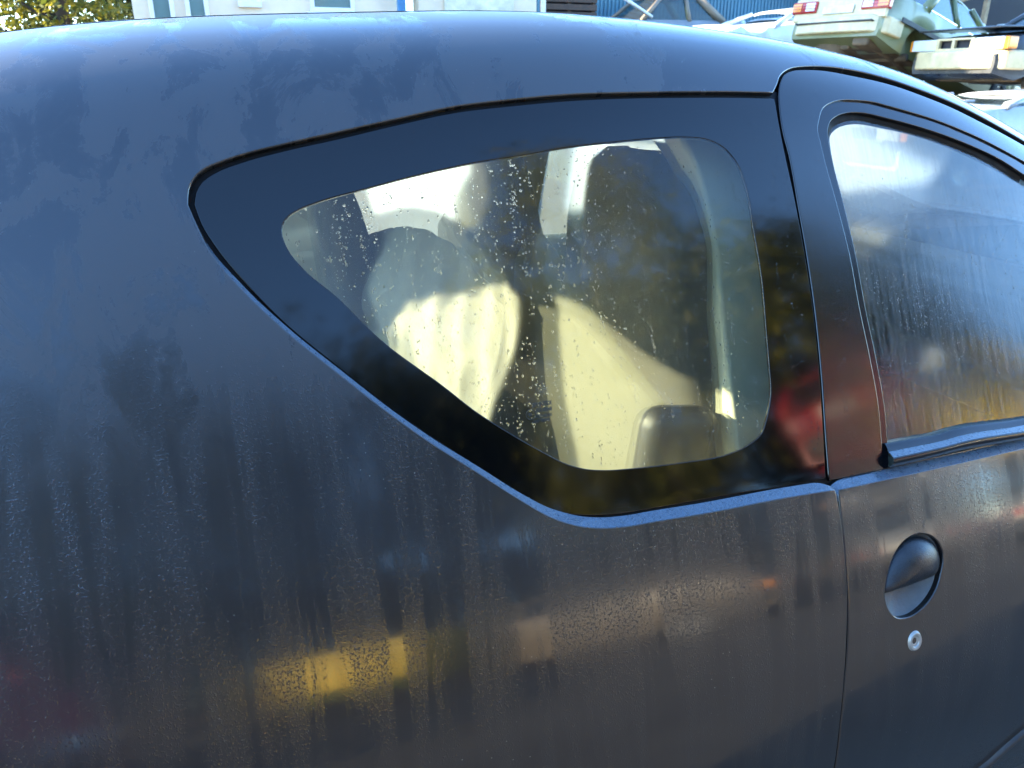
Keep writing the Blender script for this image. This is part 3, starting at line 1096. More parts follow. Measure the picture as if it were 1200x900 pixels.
# a crumpled white cover thrown over the rear seat
cv = MB()
nu, nw = 60, 30
ca, cb = np.array([.20, 1.03]), np.array([.35, .62])
dn = (cb - ca) / np.linalg.norm(cb - ca)
nrm = np.array([dn[1], -dn[0]])
cvv = []
for j in range(nw + 1):
    tz = j / nw
    for i in range(nu + 1):
        tu = i / nu
        fold = .034 * abs(math.sin(tu * 15 + .5 * math.sin(tz * 3)))**.7 * max(0, 1 - tz * 1.5)**.6 + .040 * math.sin(tz * 6.5 + tu * 2.5) * tz + .004 * math.sin(tu * 41 + tz * 17)
        lean = .06 * tz
        p = ca + (cb - ca) * tu - nrm * (fold + lean)
        cvv.append(cv.bm.verts.new((p[0] + .02 * tz, p[1] + .02 * tz, .60 + (.42 + .07 * math.sin(tu * 3 + .6)) * tz)))
for j in range(nw):
    for i in range(nu):
        a_ = j * (nu + 1) + i
        cv.bm.faces.new((cvv[a_], cvv[a_ + 1], cvv[a_ + nu + 2], cvv[a_ + nu + 1]))
sheet = cv.build('seat_cover', simple('white_crumpled_cover', (.22, .215, .18), rough=.7, var=.12, scale=14, bump=.15, bscale=120), smooth=True)
md = sheet.modifiers.new('thick', 'SOLIDIFY')
md.thickness = .006
tag(sheet, 'crumpled white cover lying over the rear seat behind the side window', 'cover')

# maker's marks etched on the quarter glass
def text_mesh(body, x, v, h, sx=1.0, name='etched_line', skew=0.0):
    cu = bpy.data.curves.new('tmp_text', 'FONT')
    cu.body = body
    cu.size = 1.0
    cu.resolution_u = 3
    cu.offset = .035
    to = bpy.data.objects.new('tmp_text', cu)
    col.objects.link(to)
    dg = bpy.context.evaluated_depsgraph_get()
    dg.update()
    me0 = bpy.data.meshes.new_from_object(to.evaluated_get(dg))
    bpy.data.objects.remove(to)
    V = np.array([tuple(q.co) for q in me0.vertices])
    Fs = [tuple(p.vertices) for p in me0.polygons]
    p = np.stack([x + V[:, 0] * h * sx, v + V[:, 1] * h / .7 + V[:, 0] * skew * h], -1)
    _, _, nn = TANG(p[:, 0], p[:, 1])
    X = PS(p[:, 0], p[:, 1]) - nn * (g_glass(p[:, 1]) - .0004)[:, None]
    return adopt(link(name, mesh_from(name, X, Fs, None, p, smooth=False), mat_ink), near_qw)


tx, tv = text[0]
text_mesh('SPLINTEX', tx, tv + .0008, .0047, 1.22)
text_mesh('43R-00048', tx + .0035, tv - .0062, .0046, 1.0)
text_mesh('DOT24-AS2-M50', tx + .002, tv - .0125, .0036, .80)
text_mesh('SAFETY TEMPERED', tx - .001, tv - .0182, .0034, .72)
text_mesh('E6', tx - .0062, tv - .0095, .0040, 1.2, name='approval_number')
ang = np.linspace(0, 2 * math.pi, 33)
rc = np.array([tx - .0030, tv - .0076])
cribbon('approval_ring', [rc + np.stack([r_ * np.cos(ang), r_ * np.sin(ang)], -1) for r_ in (.0056, .0064)], [-float(g_glass(tv)) + .0004] * 2, mat_ink, near_qw)

# ------------------------------------------------------------------ the yard: ground, building, shed
asph = simple('yard_gravel_and_mud', (.10, .09, .075), rough=.85, var=.5, scale=1.2, bump=.6, bscale=14)
gm = MB()
gv = bmesh.ops.create_grid(gm.bm, x_segments=60, y_segments=60, size=150)['verts']
for v in gv:
    v.co.z = -.01 + .012 * math.sin(v.co.x * .7) * math.cos(v.co.y * .9) if abs(v.co.x) > 4 or abs(v.co.y - .8) > 3 else -.012
ground = gm.build('ground', asph, smooth=True)
tag(ground, 'muddy gravel ground of the scrapyard', None, kind='structure')

wall_white = simple('white_render', (.82, .69, .50), rough=.8, var=.12, scale=1.5, bump=.15, bscale=60)
frame_white = simple('white_window_frame', (.80, .80, .78), rough=.4, var=.06)
pane_green = simple('green_window_pane', (.16, .25, .24), rough=.05, var=.2, scale=1.0, coat=.5)
blue_sheet = simple('blue_steel_sheet', (.075, .20, .27), rough=.5, var=.30, scale=.9, metal=.1)
blue_paint = simple('blue_post_paint', (.06, .22, .42), rough=.45)
dark_shed = simple('dark_shed_lining', (.035, .035, .04), rough=.8, var=.4, scale=2)
wood_dark = simple('weathered_brown_timber', (.085, .055, .04), rough=.8, var=.4, scale=12)
wood_tan = simple('weathered_tan_boards', (.16, .115, .07), rough=.8, var=.4, scale=3)
steel_tan = simple('rusty_tan_steel', (.36, .25, .14), rough=.7, var=.4, scale=8)
concrete = simple('pale_concrete', (.50, .49, .46), rough=.85, var=.2, scale=3)

bld = empty('white_building', (1.8, 13.0, 0))
tag(bld, 'white rendered building with pale window frames beyond the roof', 'building')


def bpart(mb, name, mat, parent, root, **kw):
    o = mb.build(name, mat, None, **kw)
    o.parent = parent
    if parent is root:
        o.matrix_parent_inverse = Matrix.Translation(-root.location)
    return o


bpart(MB().box((1.10, 13.3, 2.6), (4.05, .5, 5.2)), 'wall', wall_white, bld, bld)
for (x0, x1, z0, z1) in ((-.70, -.36, .9, 3.2), (-.20, .12, .9, 3.2), (1.62, 2.30, 2.36, 3.6)):
    fr_ = MB()
    t_ = .06
    fr_.box(((x0 + x1) / 2, 13.03, z0 + t_ / 2), (x1 - x0, .08, t_)).box(((x0 + x1) / 2, 13.03, z1 - t_ / 2), (x1 - x0, .08, t_))
    fr_.box((x0 + t_ / 2, 13.03, (z0 + z1) / 2), (t_, .078, z1 - z0 - 2 * t_)).box((x1 - t_ / 2, 13.03, (z0 + z1) / 2), (t_, .078, z1 - z0 - 2 * t_))
    f_ = bpart(fr_, 'window', frame_white, bld, bld, bevel=.006)
    bpart(MB().box(((x0 + x1) / 2, 13.045, (z0 + z1) / 2), (x1 - x0 - 2 * t_, .02, z1 - z0 - 2 * t_)), 'pane', pane_green, f_, bld)
    bpart(MB().box(((x0 + x1) / 2, 12.99, z0 - .03), (x1 - x0 + .12, .16, .05)), 'sill', frame_white, f_, bld, bevel=.006)
bpart(MB().box((.72, 13.02, 2.44), (.34, .06, .10)), 'vent_cover', frame_white, bld, bld, bevel=.01)
bpart(MB().box((2.45, 13.01, 2.30), (1.5, .10, .07)), 'ledge', concrete, bld, bld, bevel=.01)
bpart(MB().box((1.10, 13.0, 5.25), (4.3, 1.0, .12)), 'roof_edge', concrete, bld, bld, bevel=.02)
post = MB().box((3.02, 12.85, 2.0), (.13, .10, 4.0)).build('blue_post', blue_paint, bevel=.01)
tag(post, 'blue upright post standing against the white building', 'post')
annex = empty('white_annex', (4.7, 13.2, 0))
tag(annex, 'bright white annex wall between the blue post and the timber stack', 'building')
bpart(MB().box((4.35, 13.15, 2.0), (2.05, .4, 4.0)), 'wall', wall_white, annex, annex)
bpart(MB().box((4.35, 12.93, 2.49), (1.2, .05, .32)), 'faded_board', simple('faded_cream_board', (.72, .68, .50), rough=.6, var=.25, scale=5), annex, annex, bevel=.01)

shed = empty('blue_shed', (10.5, 16.2, 0))
tag(shed, 'blue corrugated steel shed behind the stacked cars', 'shed')
for i in range(13):
    x0 = 5.9 + i * .92
    mbs = MB()
    prof = []
    for k in range(10):
        xa = x0 + k * .092
        prof += [(xa, 16.2), (xa + .03, 16.2), (xa + .045, 16.17), (xa + .075, 16.17)]
    prof.append((x0 + .919, 16.2))
    vb = [[mbs.bm.verts.new((p[0], p[1], z)) for p in prof] for z in (0, 4.6)]
    for k in range(len(prof) - 1):
        mbs.bm.faces.new((vb[0][k], vb[0][k + 1], vb[1][k + 1], vb[1][k]))
    bpart(mbs, 'sheet', blue_sheet, shed, shed)
bpart(MB().box((11.9, 16.6, 4.65), (12.4, 1.2, .12)), 'roof_edge', dark_shed, shed, shed)
bpart(MB().box((11.9, 16.9, 2.3), (12.2, .1, 4.6)), 'back_frame', dark_shed, shed, shed)

timber = empty('timber_rack', (6.1, 13.4, 0))
tag(timber, 'stack of dark brown slatted timber crates beside the white annex', 'crate stack')
for k in range(24):
    bpart(MB().box((6.15, 13.3, .06 + k * .125), (1.05, .03, .095)), 'slat', wood_dark, timber, timber, bevel=.004)
for xx in (5.68, 6.15, 6.62):
    bpart(MB().box((xx, 13.36, 1.5), (.08, .08, 3.0)), 'upright', wood_dark, timber, timber)
bpart(MB().box((6.15, 13.45, 1.45), (1.0, .04, 2.9)), 'backing', dark_shed, timber, timber)
wp = MB().box((5.52, 13.0, 1.9), (.07, .07, 3.8)).build('white_post', frame_white, bevel=.008)
tag(wp, 'thin white post between the annex and the timber stack', 'post')
pole = MB().tube([(6.55, 12.4, 2.75), (7.35, 12.5, 2.38)], .03).build('leaning_pole', frame_white, smooth=True)
tag(pole, 'white pole lying slanted above the brown soft-top car', 'pole')

rack = empty('steel_rack', (17, 13.5, 0))
tag(rack, 'rusty steel storage rack with pale car parts in the dark shed', 'rack')
for k, xx in enumerate((13.6, 16.3, 19.0, 21.7)):
    bpart(MB().box((xx, 13.6, 2.0), (.10, .10, 4.0)), 'upright', steel_tan, rack, rack, bevel=.01)
for z in (1.2, 2.28, 3.4):
    bpart(MB().box((17.65, 13.55, z), (8.2, .12, .09)), 'beam', steel_tan, rack, rack, bevel=.01)
for k in range(4):
    xx = 13.6 + k * 2.3
    bpart(MB().tube([(xx + .1, 13.5, 2.24), (xx + .75, 13.5, 1.65)], .035), 'brace', steel_tan, rack, rack)
    bpart(MB().tube([(xx + 1.4, 13.5, 2.24), (xx + .75, 13.5, 1.65)], .035), 'brace', steel_tan, rack, rack)
bpart(MB().tube([(13.3, 13.35, 2.35), (15.5, 13.35, 3.0)], .045), 'rafter', steel_tan, rack, rack)
back = MB().box((18.0, 15.4, 2.6), (8.6, .2, 5.2)).build('shed_back_wall', dark_shed)
tag(back, 'dark back wall of the open shed behind the steel rack', 'wall')
ORD = 'first second third fourth fifth sixth seventh eighth ninth tenth eleventh twelfth thirteenth'.split()
pale_part = simple('pale_stored_parts', (.62, .60, .52), rough=.5, var=.25, scale=4)
for k in range(13):
    xx = 13.9 + k * .36 + random.uniform(-.05, .05)
    s_ = random.uniform(.12, .2)
    o = MB().lathe([(0, -.14), (s_ * .45, -.14), (s_ * .5, -.1), (s_ * .5, .1), (s_ * .42, .14), (0, .14)], (xx, 13.5, 2.33 + s_ * .5), seg=14).build('stored_part', pale_part, smooth=True)
    tag(o, '%s pale round car part from the left on the steel rack' % ORD[k], 'car part', 'pale parts stored on the rack')


# ------------------------------------------------------------------ scrap cars
car_glass = glass_material('scrap_car_glass', tint=(.55, .66, .66), fog=.05)
under_m = simple('grimy_underbody', (.14, .10, .06), rough=.85, var=.6, scale=4, bump=.4, bscale=20)
black_pl = simple('black_bumper_plastic', (.025, .025, .027), rough=.5)
chrome = simple('worn_chrome', (.65, .65, .62), rough=.2, metal=1.0, var=.1)
plate_m = simple('pale_plate', (.75, .74, .66), rough=.4)
pale_cream = simple('sunlit_cream', (.66, .53, .29), rough=.45, coat=.3, var=.2, scale=5)  # low warm sunlight is put into this cream


def slab(mb, pts, t=.006):
    p = [Vector(q) for q in pts]
    n = (p[1] - p[0]).cross(p[3] - p[0]).normalized() * t
    a = [mb.bm.verts.new(q) for q in p]
    b = [mb.bm.verts.new(q - n) for q in p]
    mb.bm.faces.new(a)
    mb.bm.faces.new(b[::-1])
    for i in range(4):
        mb.bm.faces.new((a[i], b[i], b[(i + 1) % 4], a[(i + 1) % 4]))
    return mb


def scrap_car(name, label, loc, rot, mat, L=4.2, W=1.68, H=1.40, kind='saloon', wheels=(1, 1, 1, 1), cat='car', group=None,
              bumper=None, roof_mat=None, belt=.88, glass=True, crush=0.0, lights=True, arch_r=.33):
    rt = empty(name, loc, rot)
    tag(rt, label, cat, group)
    bumper = bumper or black_pl
    xa_r, xa_f = -L * .5 + L * .20, L * .5 - L * .19
    nose, tail_ = L * .5, -L * .5
    if kind == 'saloon':
        deck = ([tail_, tail_ + .06, tail_ + .25, -L * .25, L * .17, nose - .35, nose - .05, nose], [.62, .84, belt + .05, belt + .06, belt + .04, belt - .08, .70, .55])
        A, RA, RC, C = L * .19, L * .05, -L * .17, -L * .30
    elif kind == 'van':
        deck = ([tail_, tail_ + .05, tail_ + .2, L * .22, nose - .25, nose - .05, nose], [.8, belt, belt + .05, belt + .03, belt - .1, .75, .6])
        A, RA, RC, C = L * .32, L * .17, -L * .46, -L * .49
    else:
        deck = ([tail_, tail_ + .05, tail_ + .2, -L * .25, L * .17, nose - .3, nose - .05, nose], [.62, .84, belt, belt + .02, belt + .02, belt - .08, .70, .52])
        A, RA, RC, C = L * .21, L * .06, -L * .36, -L * .47
    xs = sorted(set([round(q, 4) for q in np.linspace(tail_, nose, 27)] + [round(xc + arch_r * math.cos(a), 4) for xc in (xa_r, xa_f) for a in np.linspace(0, math.pi, 11)]))
    rings = []
    for x in xs:
        u = abs(2 * x / L)
        w = W / 2 * (1 - .10 * u**7) * (1 - .05 * u**2)
        zb = .21 + .10 * max(0, u - .8) / .2
        for xc in (xa_r, xa_f):
            d = abs(x - xc)
            if d < arch_r:
                zb = max(zb, .29 + math.sqrt(arch_r**2 - d**2))
        h = float(np.interp(x, *deck))
        h = max(h, zb + .02)
        cr_ = crush * max(0, (x - L * .2)) * (.12 * math.sin(x * 9) + .06)
        zu = .26 if zb > .35 else zb
        half = [(0, zu), (.74 * w, zu), (.76 * w, max(zu, zb - .01)), (.97 * w, zb), (w, zb + (h - zb) * .30), (w, zb + (h - zb) * .60), (.985 * w, zb + (h - zb) * .86),
                (.94 * w, h - .015), (.86 * w, h + .002), (.45 * w, h + .018), (0, h + .022)]
        rings.append([(x, y, z + (cr_ if z > h - .2 else 0)) for y, z in half])
    m = len(rings[0])
    V = []
    for r_ in rings:
        V += r_ + [(x, -y, z) for x, y, z in r_[-2:0:-1]]
    M_ = 2 * m - 2
    Fs = []
    for i in range(len(rings) - 1):
        for k in range(M_):
            a, b = i * M_ + k, i * M_ + (k + 1) % M_
            Fs.append((a, b, b + M_, a + M_))
    Fs.append(tuple(range(M_)))
    Fs.append(tuple((len(rings) - 1) * M_ + k for k in range(M_))[::-1])
    me = mesh_from('body', V, Fs)
    bmx = bmesh.new()
    bmx.from_mesh(me)
    bmesh.ops.recalc_face_normals(bmx, faces=bmx.faces)
    bmx.to_mesh(me)
    bmx.free()
    me.set_sharp_from_angle(angle=R(38))
    body = link('body', me, mat, rt)
    w = W / 2
    wb, wr = w * .93, w * .70
    zb_ = belt + .03
    roof = MB()
    pr = []
    nx, ny = 9, 7
    grid = [[None] * ny for _ in range(nx)]
    for lay, dz in ((0, 0.0), (1, -.035)):
        for i in range(nx):
            for j in range(ny):
                a, b = i / (nx - 1) * 2 - 1, j / (ny - 1) * 2 - 1
                x = RC + (RA - RC) * i / (nx - 1)
                z = H - .05 * abs(b)**3 - .035 * a * a + dz
                pr.append(roof.bm.verts.new((x, b * wr * (1 - .05 * a * a), z)))
    for lay in range(2):
        for i in range(nx - 1):
            for j in range(ny - 1):
                o_ = lay * nx * ny
                q = [pr[o_ + i * ny + j], pr[o_ + (i + 1) * ny + j], pr[o_ + (i + 1) * ny + j + 1], pr[o_ + i * ny + j + 1]]
                roof.bm.faces.new(q if lay else q[::-1])
    bmesh.ops.bridge_loops(roof.bm, edges=[e for e in roof.bm.edges if e.is_boundary])
    ro = roof.build('roof', roof_mat or mat, rt, smooth=True)
    ztop = H - .075
    xm = (RA + RC) / 2
    for s_ in (-1, 1):
        pts = {'A0': (A, s_ * wb, zb_ - .02), 'A1': (RA, s_ * wr, ztop), 'C0': (C, s_ * wb, zb_ - .02), 'C1': (RC, s_ * wr, ztop),
               'B0': (xm - .12, s_ * wb, zb_ - .02), 'B1': (xm - .12, s_ * wr, ztop + .02)}
        for q in 'ABC':
            p = MB()
            a, b = Vector(pts[q + '0']), Vector(pts[q + '1'])
            wdt = .05 if q != 'C' else .09
            p.tube([a, b], [wdt, wdt * .8], 6)
            p.build('pillar', roof_mat or mat, rt, smooth=True)
        if glass:
            i_ = s_ * -.01
            slab(MB(), [(A - .06, s_ * wb + i_, zb_), (xm - .08, s_ * wb + i_, zb_), (xm - .09, s_ * wr + i_, ztop - .01), (RA - .02, s_ * wr + i_, ztop - .01)]).build('side_window', car_glass, rt)
            slab(MB(), [(xm - .16, s_ * wb + i_, zb_), (C + .10, s_ * wb + i_, zb_), (RC + .02, s_ * wr + i_, ztop - .01), (xm - .15, s_ * wr + i_, ztop - .01)]).build('side_window', car_glass, rt)
        MB().box((xm - .35, s_ * (w + .006), belt - .10), (.17, .022, .03)).build('door_handle', black_pl, rt, bevel=.006)
    if glass:
        slab(MB(), [(A - .02, -wb, zb_), (A - .02, wb, zb_), (RA, wr, ztop), (RA, -wr, ztop)]).build('windscreen', car_glass, rt)
        slab(MB(), [(C + .02, wb, zb_), (C + .02, -wb, zb_), (RC, -wr, ztop), (RC, wr, ztop)]).build('rear_window', car_glass, rt)
    for s_, nm in ((1, 'front_bumper'), (-1, 'rear_bumper')):
        x = s_ * (L / 2)
        pb = [(x - s_ * .42, -w * .99), (x - s_ * .1, -w * .95), (x + s_ * .06, -w * .7), (x + s_ * .085, 0), (x + s_ * .06, w * .7), (x - s_ * .1, w * .95), (x - s_ * .42, w * .99),
              (x - s_ * .42, w * .9), (x - s_ * .2, w * .8), (x - s_ * .1, 0), (x - s_ * .2, -w * .8), (x - s_ * .42, -w * .9)]
        MB().prism(pb, .36, .60, 'xy').build(nm, bumper, rt, bevel=.03, seg=3)
    if lights:
        for s_ in (-1, 1):
            MB().box((L / 2 - .02, s_ * w * .62, .69), (.10, .34, .13)).build('headlight', lamp_clear, rt, bevel=.015)
            MB().box((L / 2 - .05, s_ * w * .87, .69), (.12, .11, .13)).build('indicator', lamp_orange, rt, bevel=.015)
            MB().box((-L / 2 + .01, s_ * w * .70, .74), (.08, .36, .15)).build('tail_light', lamp_red, rt, bevel=.015)
        MB().box((L / 2 + .01, 0, .69), (.06, .62, .11)).build('grille', black_pl, rt, bevel=.01)
        MB().box((-L / 2 - .015, 0, .72), (.03, .52, .12)).build('number_plate', plate_m, rt, bevel=.006)
    i = 0
    for xc in (xa_r, xa_f):
        for s_ in (-1, 1):
            if wheels[i]:
                c = (xc, s_ * (w - .10), .29)
                ty = MB().lathe([(.17, -.08), (.25, -.09), (.285, -.07), (.29, 0), (.285, .07), (.25, .09), (.17, .08)], c, seg=24).build('wheel', tyre_m, rt, smooth=True)
                MB().lathe([(0, s_ * .02), (.06, s_ * .03), (.13, s_ * .02), (.172, s_ * .075), (.172, -s_ * .07)], c, seg=24).build('rim', rim_m, ty, smooth=True)
            i += 1
    MB().box((0, 0, .27), (L * .86, W * .70, .10)).box((-L * .38, .15, .30), (.62, .62, .2)).box((L * .3, 0, .30), (.8, .5, .18)).build('underbody', under_m, rt, bevel=.04)
    return rt


def cpaint(name, rgb, rough=.35, var=.22):
    return simple(name, rgb, rough=rough, coat=.35, var=var, scale=2.5)


P_green = cpaint('faded_sage_green', (.21, .22, .09))
P_black = cpaint('dusty_black', (.045, .05, .055), .3)
P_silver = cpaint('silver_grey', (.42, .44, .46), .3)
P_brown = cpaint('brown_canvas', (.20, .16, .11), .8)
P_white = cpaint('chalky_white', (.74, .74, .72))
P_lblue = cpaint('light_blue', (.22, .40, .55))
P_red = cpaint('bright_red', (.55, .025, .02))
P_yellow = cpaint('taxi_yellow', (.85, .58, .015))
P_navy = cpaint('navy_blue', (.02, .035, .09))
P_grey = cpaint('mid_grey', (.16, .17, .18))
P_cream = cpaint('cream_white', (.62, .58, .46))
P_dgreen = cpaint('bottle_green', (.02, .06, .035))
P_tan = cpaint('dull_tan', (.24, .19, .13))
P_maroon = cpaint('dull_maroon', (.16, .02, .02))

G_STACK = 'scrap cars stacked beyond the hatchback'
# sage green saloon lying nose-down on the stack
gs = scrap_car('saloon_car', 'sage green saloon with cream bumper raised nose-down on the stack', (11.03, 10.3, 1.14), (0, R(13), R(14)), P_green, L=4.6, W=1.74, H=1.43,
               wheels=(0, 0, 1, 1), bumper=pale_cream, group=G_STACK, lights=False, belt=.90)
for s_ in (-1, 1):
    t_ = MB().box((-2.29, s_ * .60, .76), (.10, .44, .17)).build('tail_light', lamp_red, gs, bevel=.015)
    t_['label'] = 'wide tail light with red, orange and clear bands'
    for k, mm in enumerate((lamp_orange, lamp_clear)):
        MB().box((-2.345, s_ * (.73 - .24 * k), .76), (.012, .16, .12)).build('lamp_band', mm, t_, bevel=.004)
    for k in range(4):
        MB().box((-2.348, s_ * .60, .695 + k * .043), (.012, .40, .008)).build('lamp_rib', lamp_red, t_)
MB().box((-2.28, 0, .73), (.06, 1.58, .34)).build('boot_panel', pale_cream, gs, bevel=.02)  # cream panel stands in for sunlight on the green rear
MB().box((-2.33, 0, .70), (.02, .52, .11)).build('number_plate', plate_m, gs, bevel=.005)
MB().box((-2.30, 0, .505), (.20, 1.30, .02)).build('bumper_strip', black_pl, gs, bevel=.006)
MB().box((-2.26, 0, .93), (.05, 1.1, .03)).build('boot_lip', P_green, gs, bevel=.01)
for s_ in (-1, 1):
    MB().box((-.3, s_ * .872, .60), (3.4, .02, .07)).build('rubbing_strip', black_pl, gs, bevel=.006)
    MB().box((-.1, s_ * .815, .93), (2.6, .02, .022)).build('window_trim', chrome, gs, bevel=.004)
mu = MB()
mu.lathe([(0, -.28), (.20, -.28), (.26, -.2), (.28, 0), (.26, .12), (0, .12)], (-1.85, .25, .30), seg=22)
mu.build('spare_wheel_well', under_m, gs, smooth=True)
MB().tube([(-2.2, -.5, .26), (-1.4, -.5, .22), (-.2, -.2, .22), (1.4, 0, .24)], .05, 8).build('exhaust_pipe', under_m, gs, smooth=True)
MB().box((-2.0, -.45, .28), (.5, .28, .16)).build('silencer', under_m, gs, bevel=.05, seg=3)
MB().tube([(-1.35, -.7, .24), (-1.35, .7, .24)], .06, 8).build('rear_axle', under_m, gs, smooth=True)
scrap_car('hatchback_scrap', 'dark car carrying the sage green saloon', (11.6, 10.5, 0), (0, 0, R(12)), P_navy, L=3.9, H=1.20, kind='hatch', group=G_STACK)

# black saloon facing left on a silver car
bs = scrap_car('saloon_car', 'black saloon with orange indicator facing left on top of the silver car', (11.85, 8.05, 1.06), (0, R(-2), R(176)), P_black, L=4.4, W=1.68, H=1.40,
               wheels=(1, 1, 0, 1), group=G_STACK, lights=False, bumper=pale_cream)
for s_ in (-1, 1):
    MB().box((2.15, s_ * .56, .68), (.12, .46, .15)).build('headlight', lamp_clear, bs, bevel=.015)
    MB().box((2.11, s_ * .80, .68), (.16, .11, .15)).build('indicator', lamp_orange, bs, bevel=.015)
gf = MB().box((2.20, 0, .745), (.05, .66, .03)).box((2.20, 0, .615), (.05, .66, .03)).box((2.2, -.02, .68), (.05, .05, .11)).box((2.2, -.30, .68), (.05, .06, .11)).box((2.2, .30, .68), (.05, .06, .11))
gf.build('grille_frame', pale_cream, bs, bevel=.006)
MB().box((2.12, 0, .68), (.05, .66, .12)).build('radiator', dark_shed, bs)
MB().box((1.55, 0, .905), (1.35, 1.42, .025), Matrix.Rotation(R(3), 3, 'Y')).build('bonnet_lid', P_black, bs, bevel=.01)
sv = scrap_car('estate_car', 'silver car with a flattened roof under the black saloon, bonnet catching the sun', (9.35, 6.95, .10), (0, 0, R(178)), P_silver, L=4.5, W=1.74, H=1.16, kind='hatch', group=G_STACK, belt=.98)
for s_ in (-1, 1):
    MB().box((1.25, s_ * .42, 1.035), (.55, .10, .03), Matrix.Rotation(R(s_ * 12), 3, 'Z')).build('bonnet_vent', P_grey, sv, bevel=.01)
scrap_car('saloon_car', 'rusty-brown soft-top car seen above the roof before the blue shed', (8.75, 14.9, 1.55), (0, 0, R(183)), P_grey, L=3.9, W=1.6, H=1.42, kind='saloon', roof_mat=P_brown, group=G_STACK)
scrap_car('hatchback_scrap', 'maroon car under the soft-top car', (8.8, 14.9, 0), (0, 0, R(3)), P_maroon, L=4.0, kind='van', H=1.74, group=G_STACK)
wc = scrap_car('hatchback_scrap', 'crumpled white car with an empty headlight opening', (10.6, 13.15, 1.52), (R(-3), R(5), R(184)), P_white, L=4.0, W=1.64, H=1.12, kind='hatch', crush=1.0, group=G_STACK, lights=False, glass=False, belt=.85, wheels=(0, 0, 0, 0))
for s_ in (-1, 1):
    hh = MB().box((1.90, s_ * .56, .74), (.30, .46, .17)).build('headlight_opening', dark_shed, wc, bevel=.02)
    for k in range(3):
        MB().tube([(2.06, s_ * (.40 + k * .13), .68), (2.03, s_ * (.44 + k * .13), .80)], .012).build('loose_wire', pale_part, hh)
scrap_car('hatchback_scrap', 'grey car under the crumpled white car', (10.7, 13.2, 0), (0, 0, R(4)), P_grey, L=4.0, kind='van', H=1.70, group=G_STACK)
scrap_car('hatchback_scrap', 'dark green car under the light blue small car', (12.7, 14.9, 0), (0, 0, R(5)), P_dgreen, L=3.8, W=1.55, H=1.40, kind='hatch', group=G_STACK)
scrap_car('hatchback_scrap', 'light blue small car between the white wreck and the green saloon', (12.6, 14.95, 1.22), (0, 0, R(8)), P_lblue, L=3.6, W=1.5, H=1.40, kind='hatch', group=G_STACK, roof_mat=P_white)
# ground-level cars seen through the hatchback's own windows
scrap_car('hatchback_scrap', 'red car standing beyond the hatchback, seen through its windows', (.95, 6.6, 0), (0, 0, R(95)), P_red, L=3.7, W=1.6, H=1.36, kind='hatch', group='cars parked beyond the hatchback')
scrap_car('hatchback_scrap', 'white car standing beyond the hatchback, seen through its windows', (3.6, 6.6, 0), (0, 0, R(105)), P_white, L=3.8, W=1.6, H=1.30, kind='hatch', group='cars parked beyond the hatchback')
scrap_car('hatchback_scrap', 'cream car parked before the white building', (-2.4, 6.4, 0), (0, 0, R(185)), P_cream, L=3.9, W=1.6, H=1.32, kind='hatch', group='cars parked beyond the hatchback')

# the row behind the photographer, mirrored in the paint and glass
G_ROW = 'scrap cars in the row mirrored in the paint'
row = [  # kind, colour, x, y, z, heading, words
    ('hatch', P_navy, 1.2, -11.0, 0, 48, 'navy car parked behind the yellow skip'),
    ('van', P_red, -2.85, -3.6, 0, 45, 'red van on the ground at the tail end of the row'),
    ('hatch', P_grey, -6.5, -10.0, 0, 47, 'grey car parked by the fence behind the red van'),
    ('hatch', P_maroon, -10.2, -9.0, .0, 222, 'maroon car last at the tail end of the row'),
    ('van', P_tan, 3.0, -6.6, 0, 50, 'dull tan van on the ground in the mirrored row'),
    ('van', P_grey, 8.5, -7.6, 0, -41, 'grey van at the bottom of the three-car stack'),
    ('hatch', P_navy, 8.5, -7.6, 1.50, 139, 'navy car in the middle of the three-car stack'),
    ('hatch', P_red, 8.5, -7.6, 2.76, -41, 'red car on top of the three-car stack'),
    ('van', P_black, 8.8, -5.1, 0, -33, 'black van on the ground carrying the yellow van'),
    ('van', P_yellow, 8.8, -5.1, 1.55, -33, 'yellow van raised on the black van'),
    ('hatch', P_dgreen, 3.4, -11.2, 0, 52, 'bottle green car parked against the board fence'),
    ('hatch', P_white, 13.2, -5.6, 1.3, 50, 'white car raised on the grey saloon at the far end'),
    ('saloon', P_grey, 13.4, -5.8, 0, 45, 'grey saloon under the raised white car'),
]
for kd, pm, x, y, z, hd, words in row:
    scrap_car('hatchback_scrap' if kd != 'saloon' else 'saloon_car', words, (x, y, z), (0, 0, R(hd)), pm, L=4.0 if kd != 'saloon' else 4.4, kind=kd, H=(1.70 if pm is P_red else 1.62) if kd == 'van' else 1.38, group=G_ROW, belt=(1.25 if pm is P_red else 1.15) if kd == 'van' else .88,
              wheels=(1, 1, 1, 1) if z < 1 else (0, 1, 1, 0))


for k in range(3):
    o = MB().box((.42, -7.9 + k * .8, .155), (2.4, .24, .30), Matrix.Rotation(R(4 * k - 4), 3, 'Z')).build('timber_sleeper', wood_dark, bevel=.02)
    tag(o, '%s timber sleeper under the yellow skip' % ('rearmost', 'middle', 'foremost')[k], 'sleeper', 'sleepers under the yellow skip')
skip = empty('waste_skip', (.42, -7.1, .306), (0, 0, R(38)))
tag(skip, 'bright yellow steel skip standing on timber sleepers', 'skip')
MB().prism([(-.72, 0), (.72, 0), (.92, 1.02), (-.92, 1.02)], -.62, .62, 'xz').build('tub', P_yellow, skip, bevel=.02)
MB().box((0, .65, .98), (1.90, .07, .09)).box((0, -.65, .98), (1.90, .07, .09)).build('rim', P_yellow, skip, bevel=.012)
for k in range(5):
    for s_ in (-1, 1):
        MB().box((-.60 + k * .30, s_ * .645, .48), (.06, .05, .90)).build('rib', P_yellow, skip, bevel=.008)
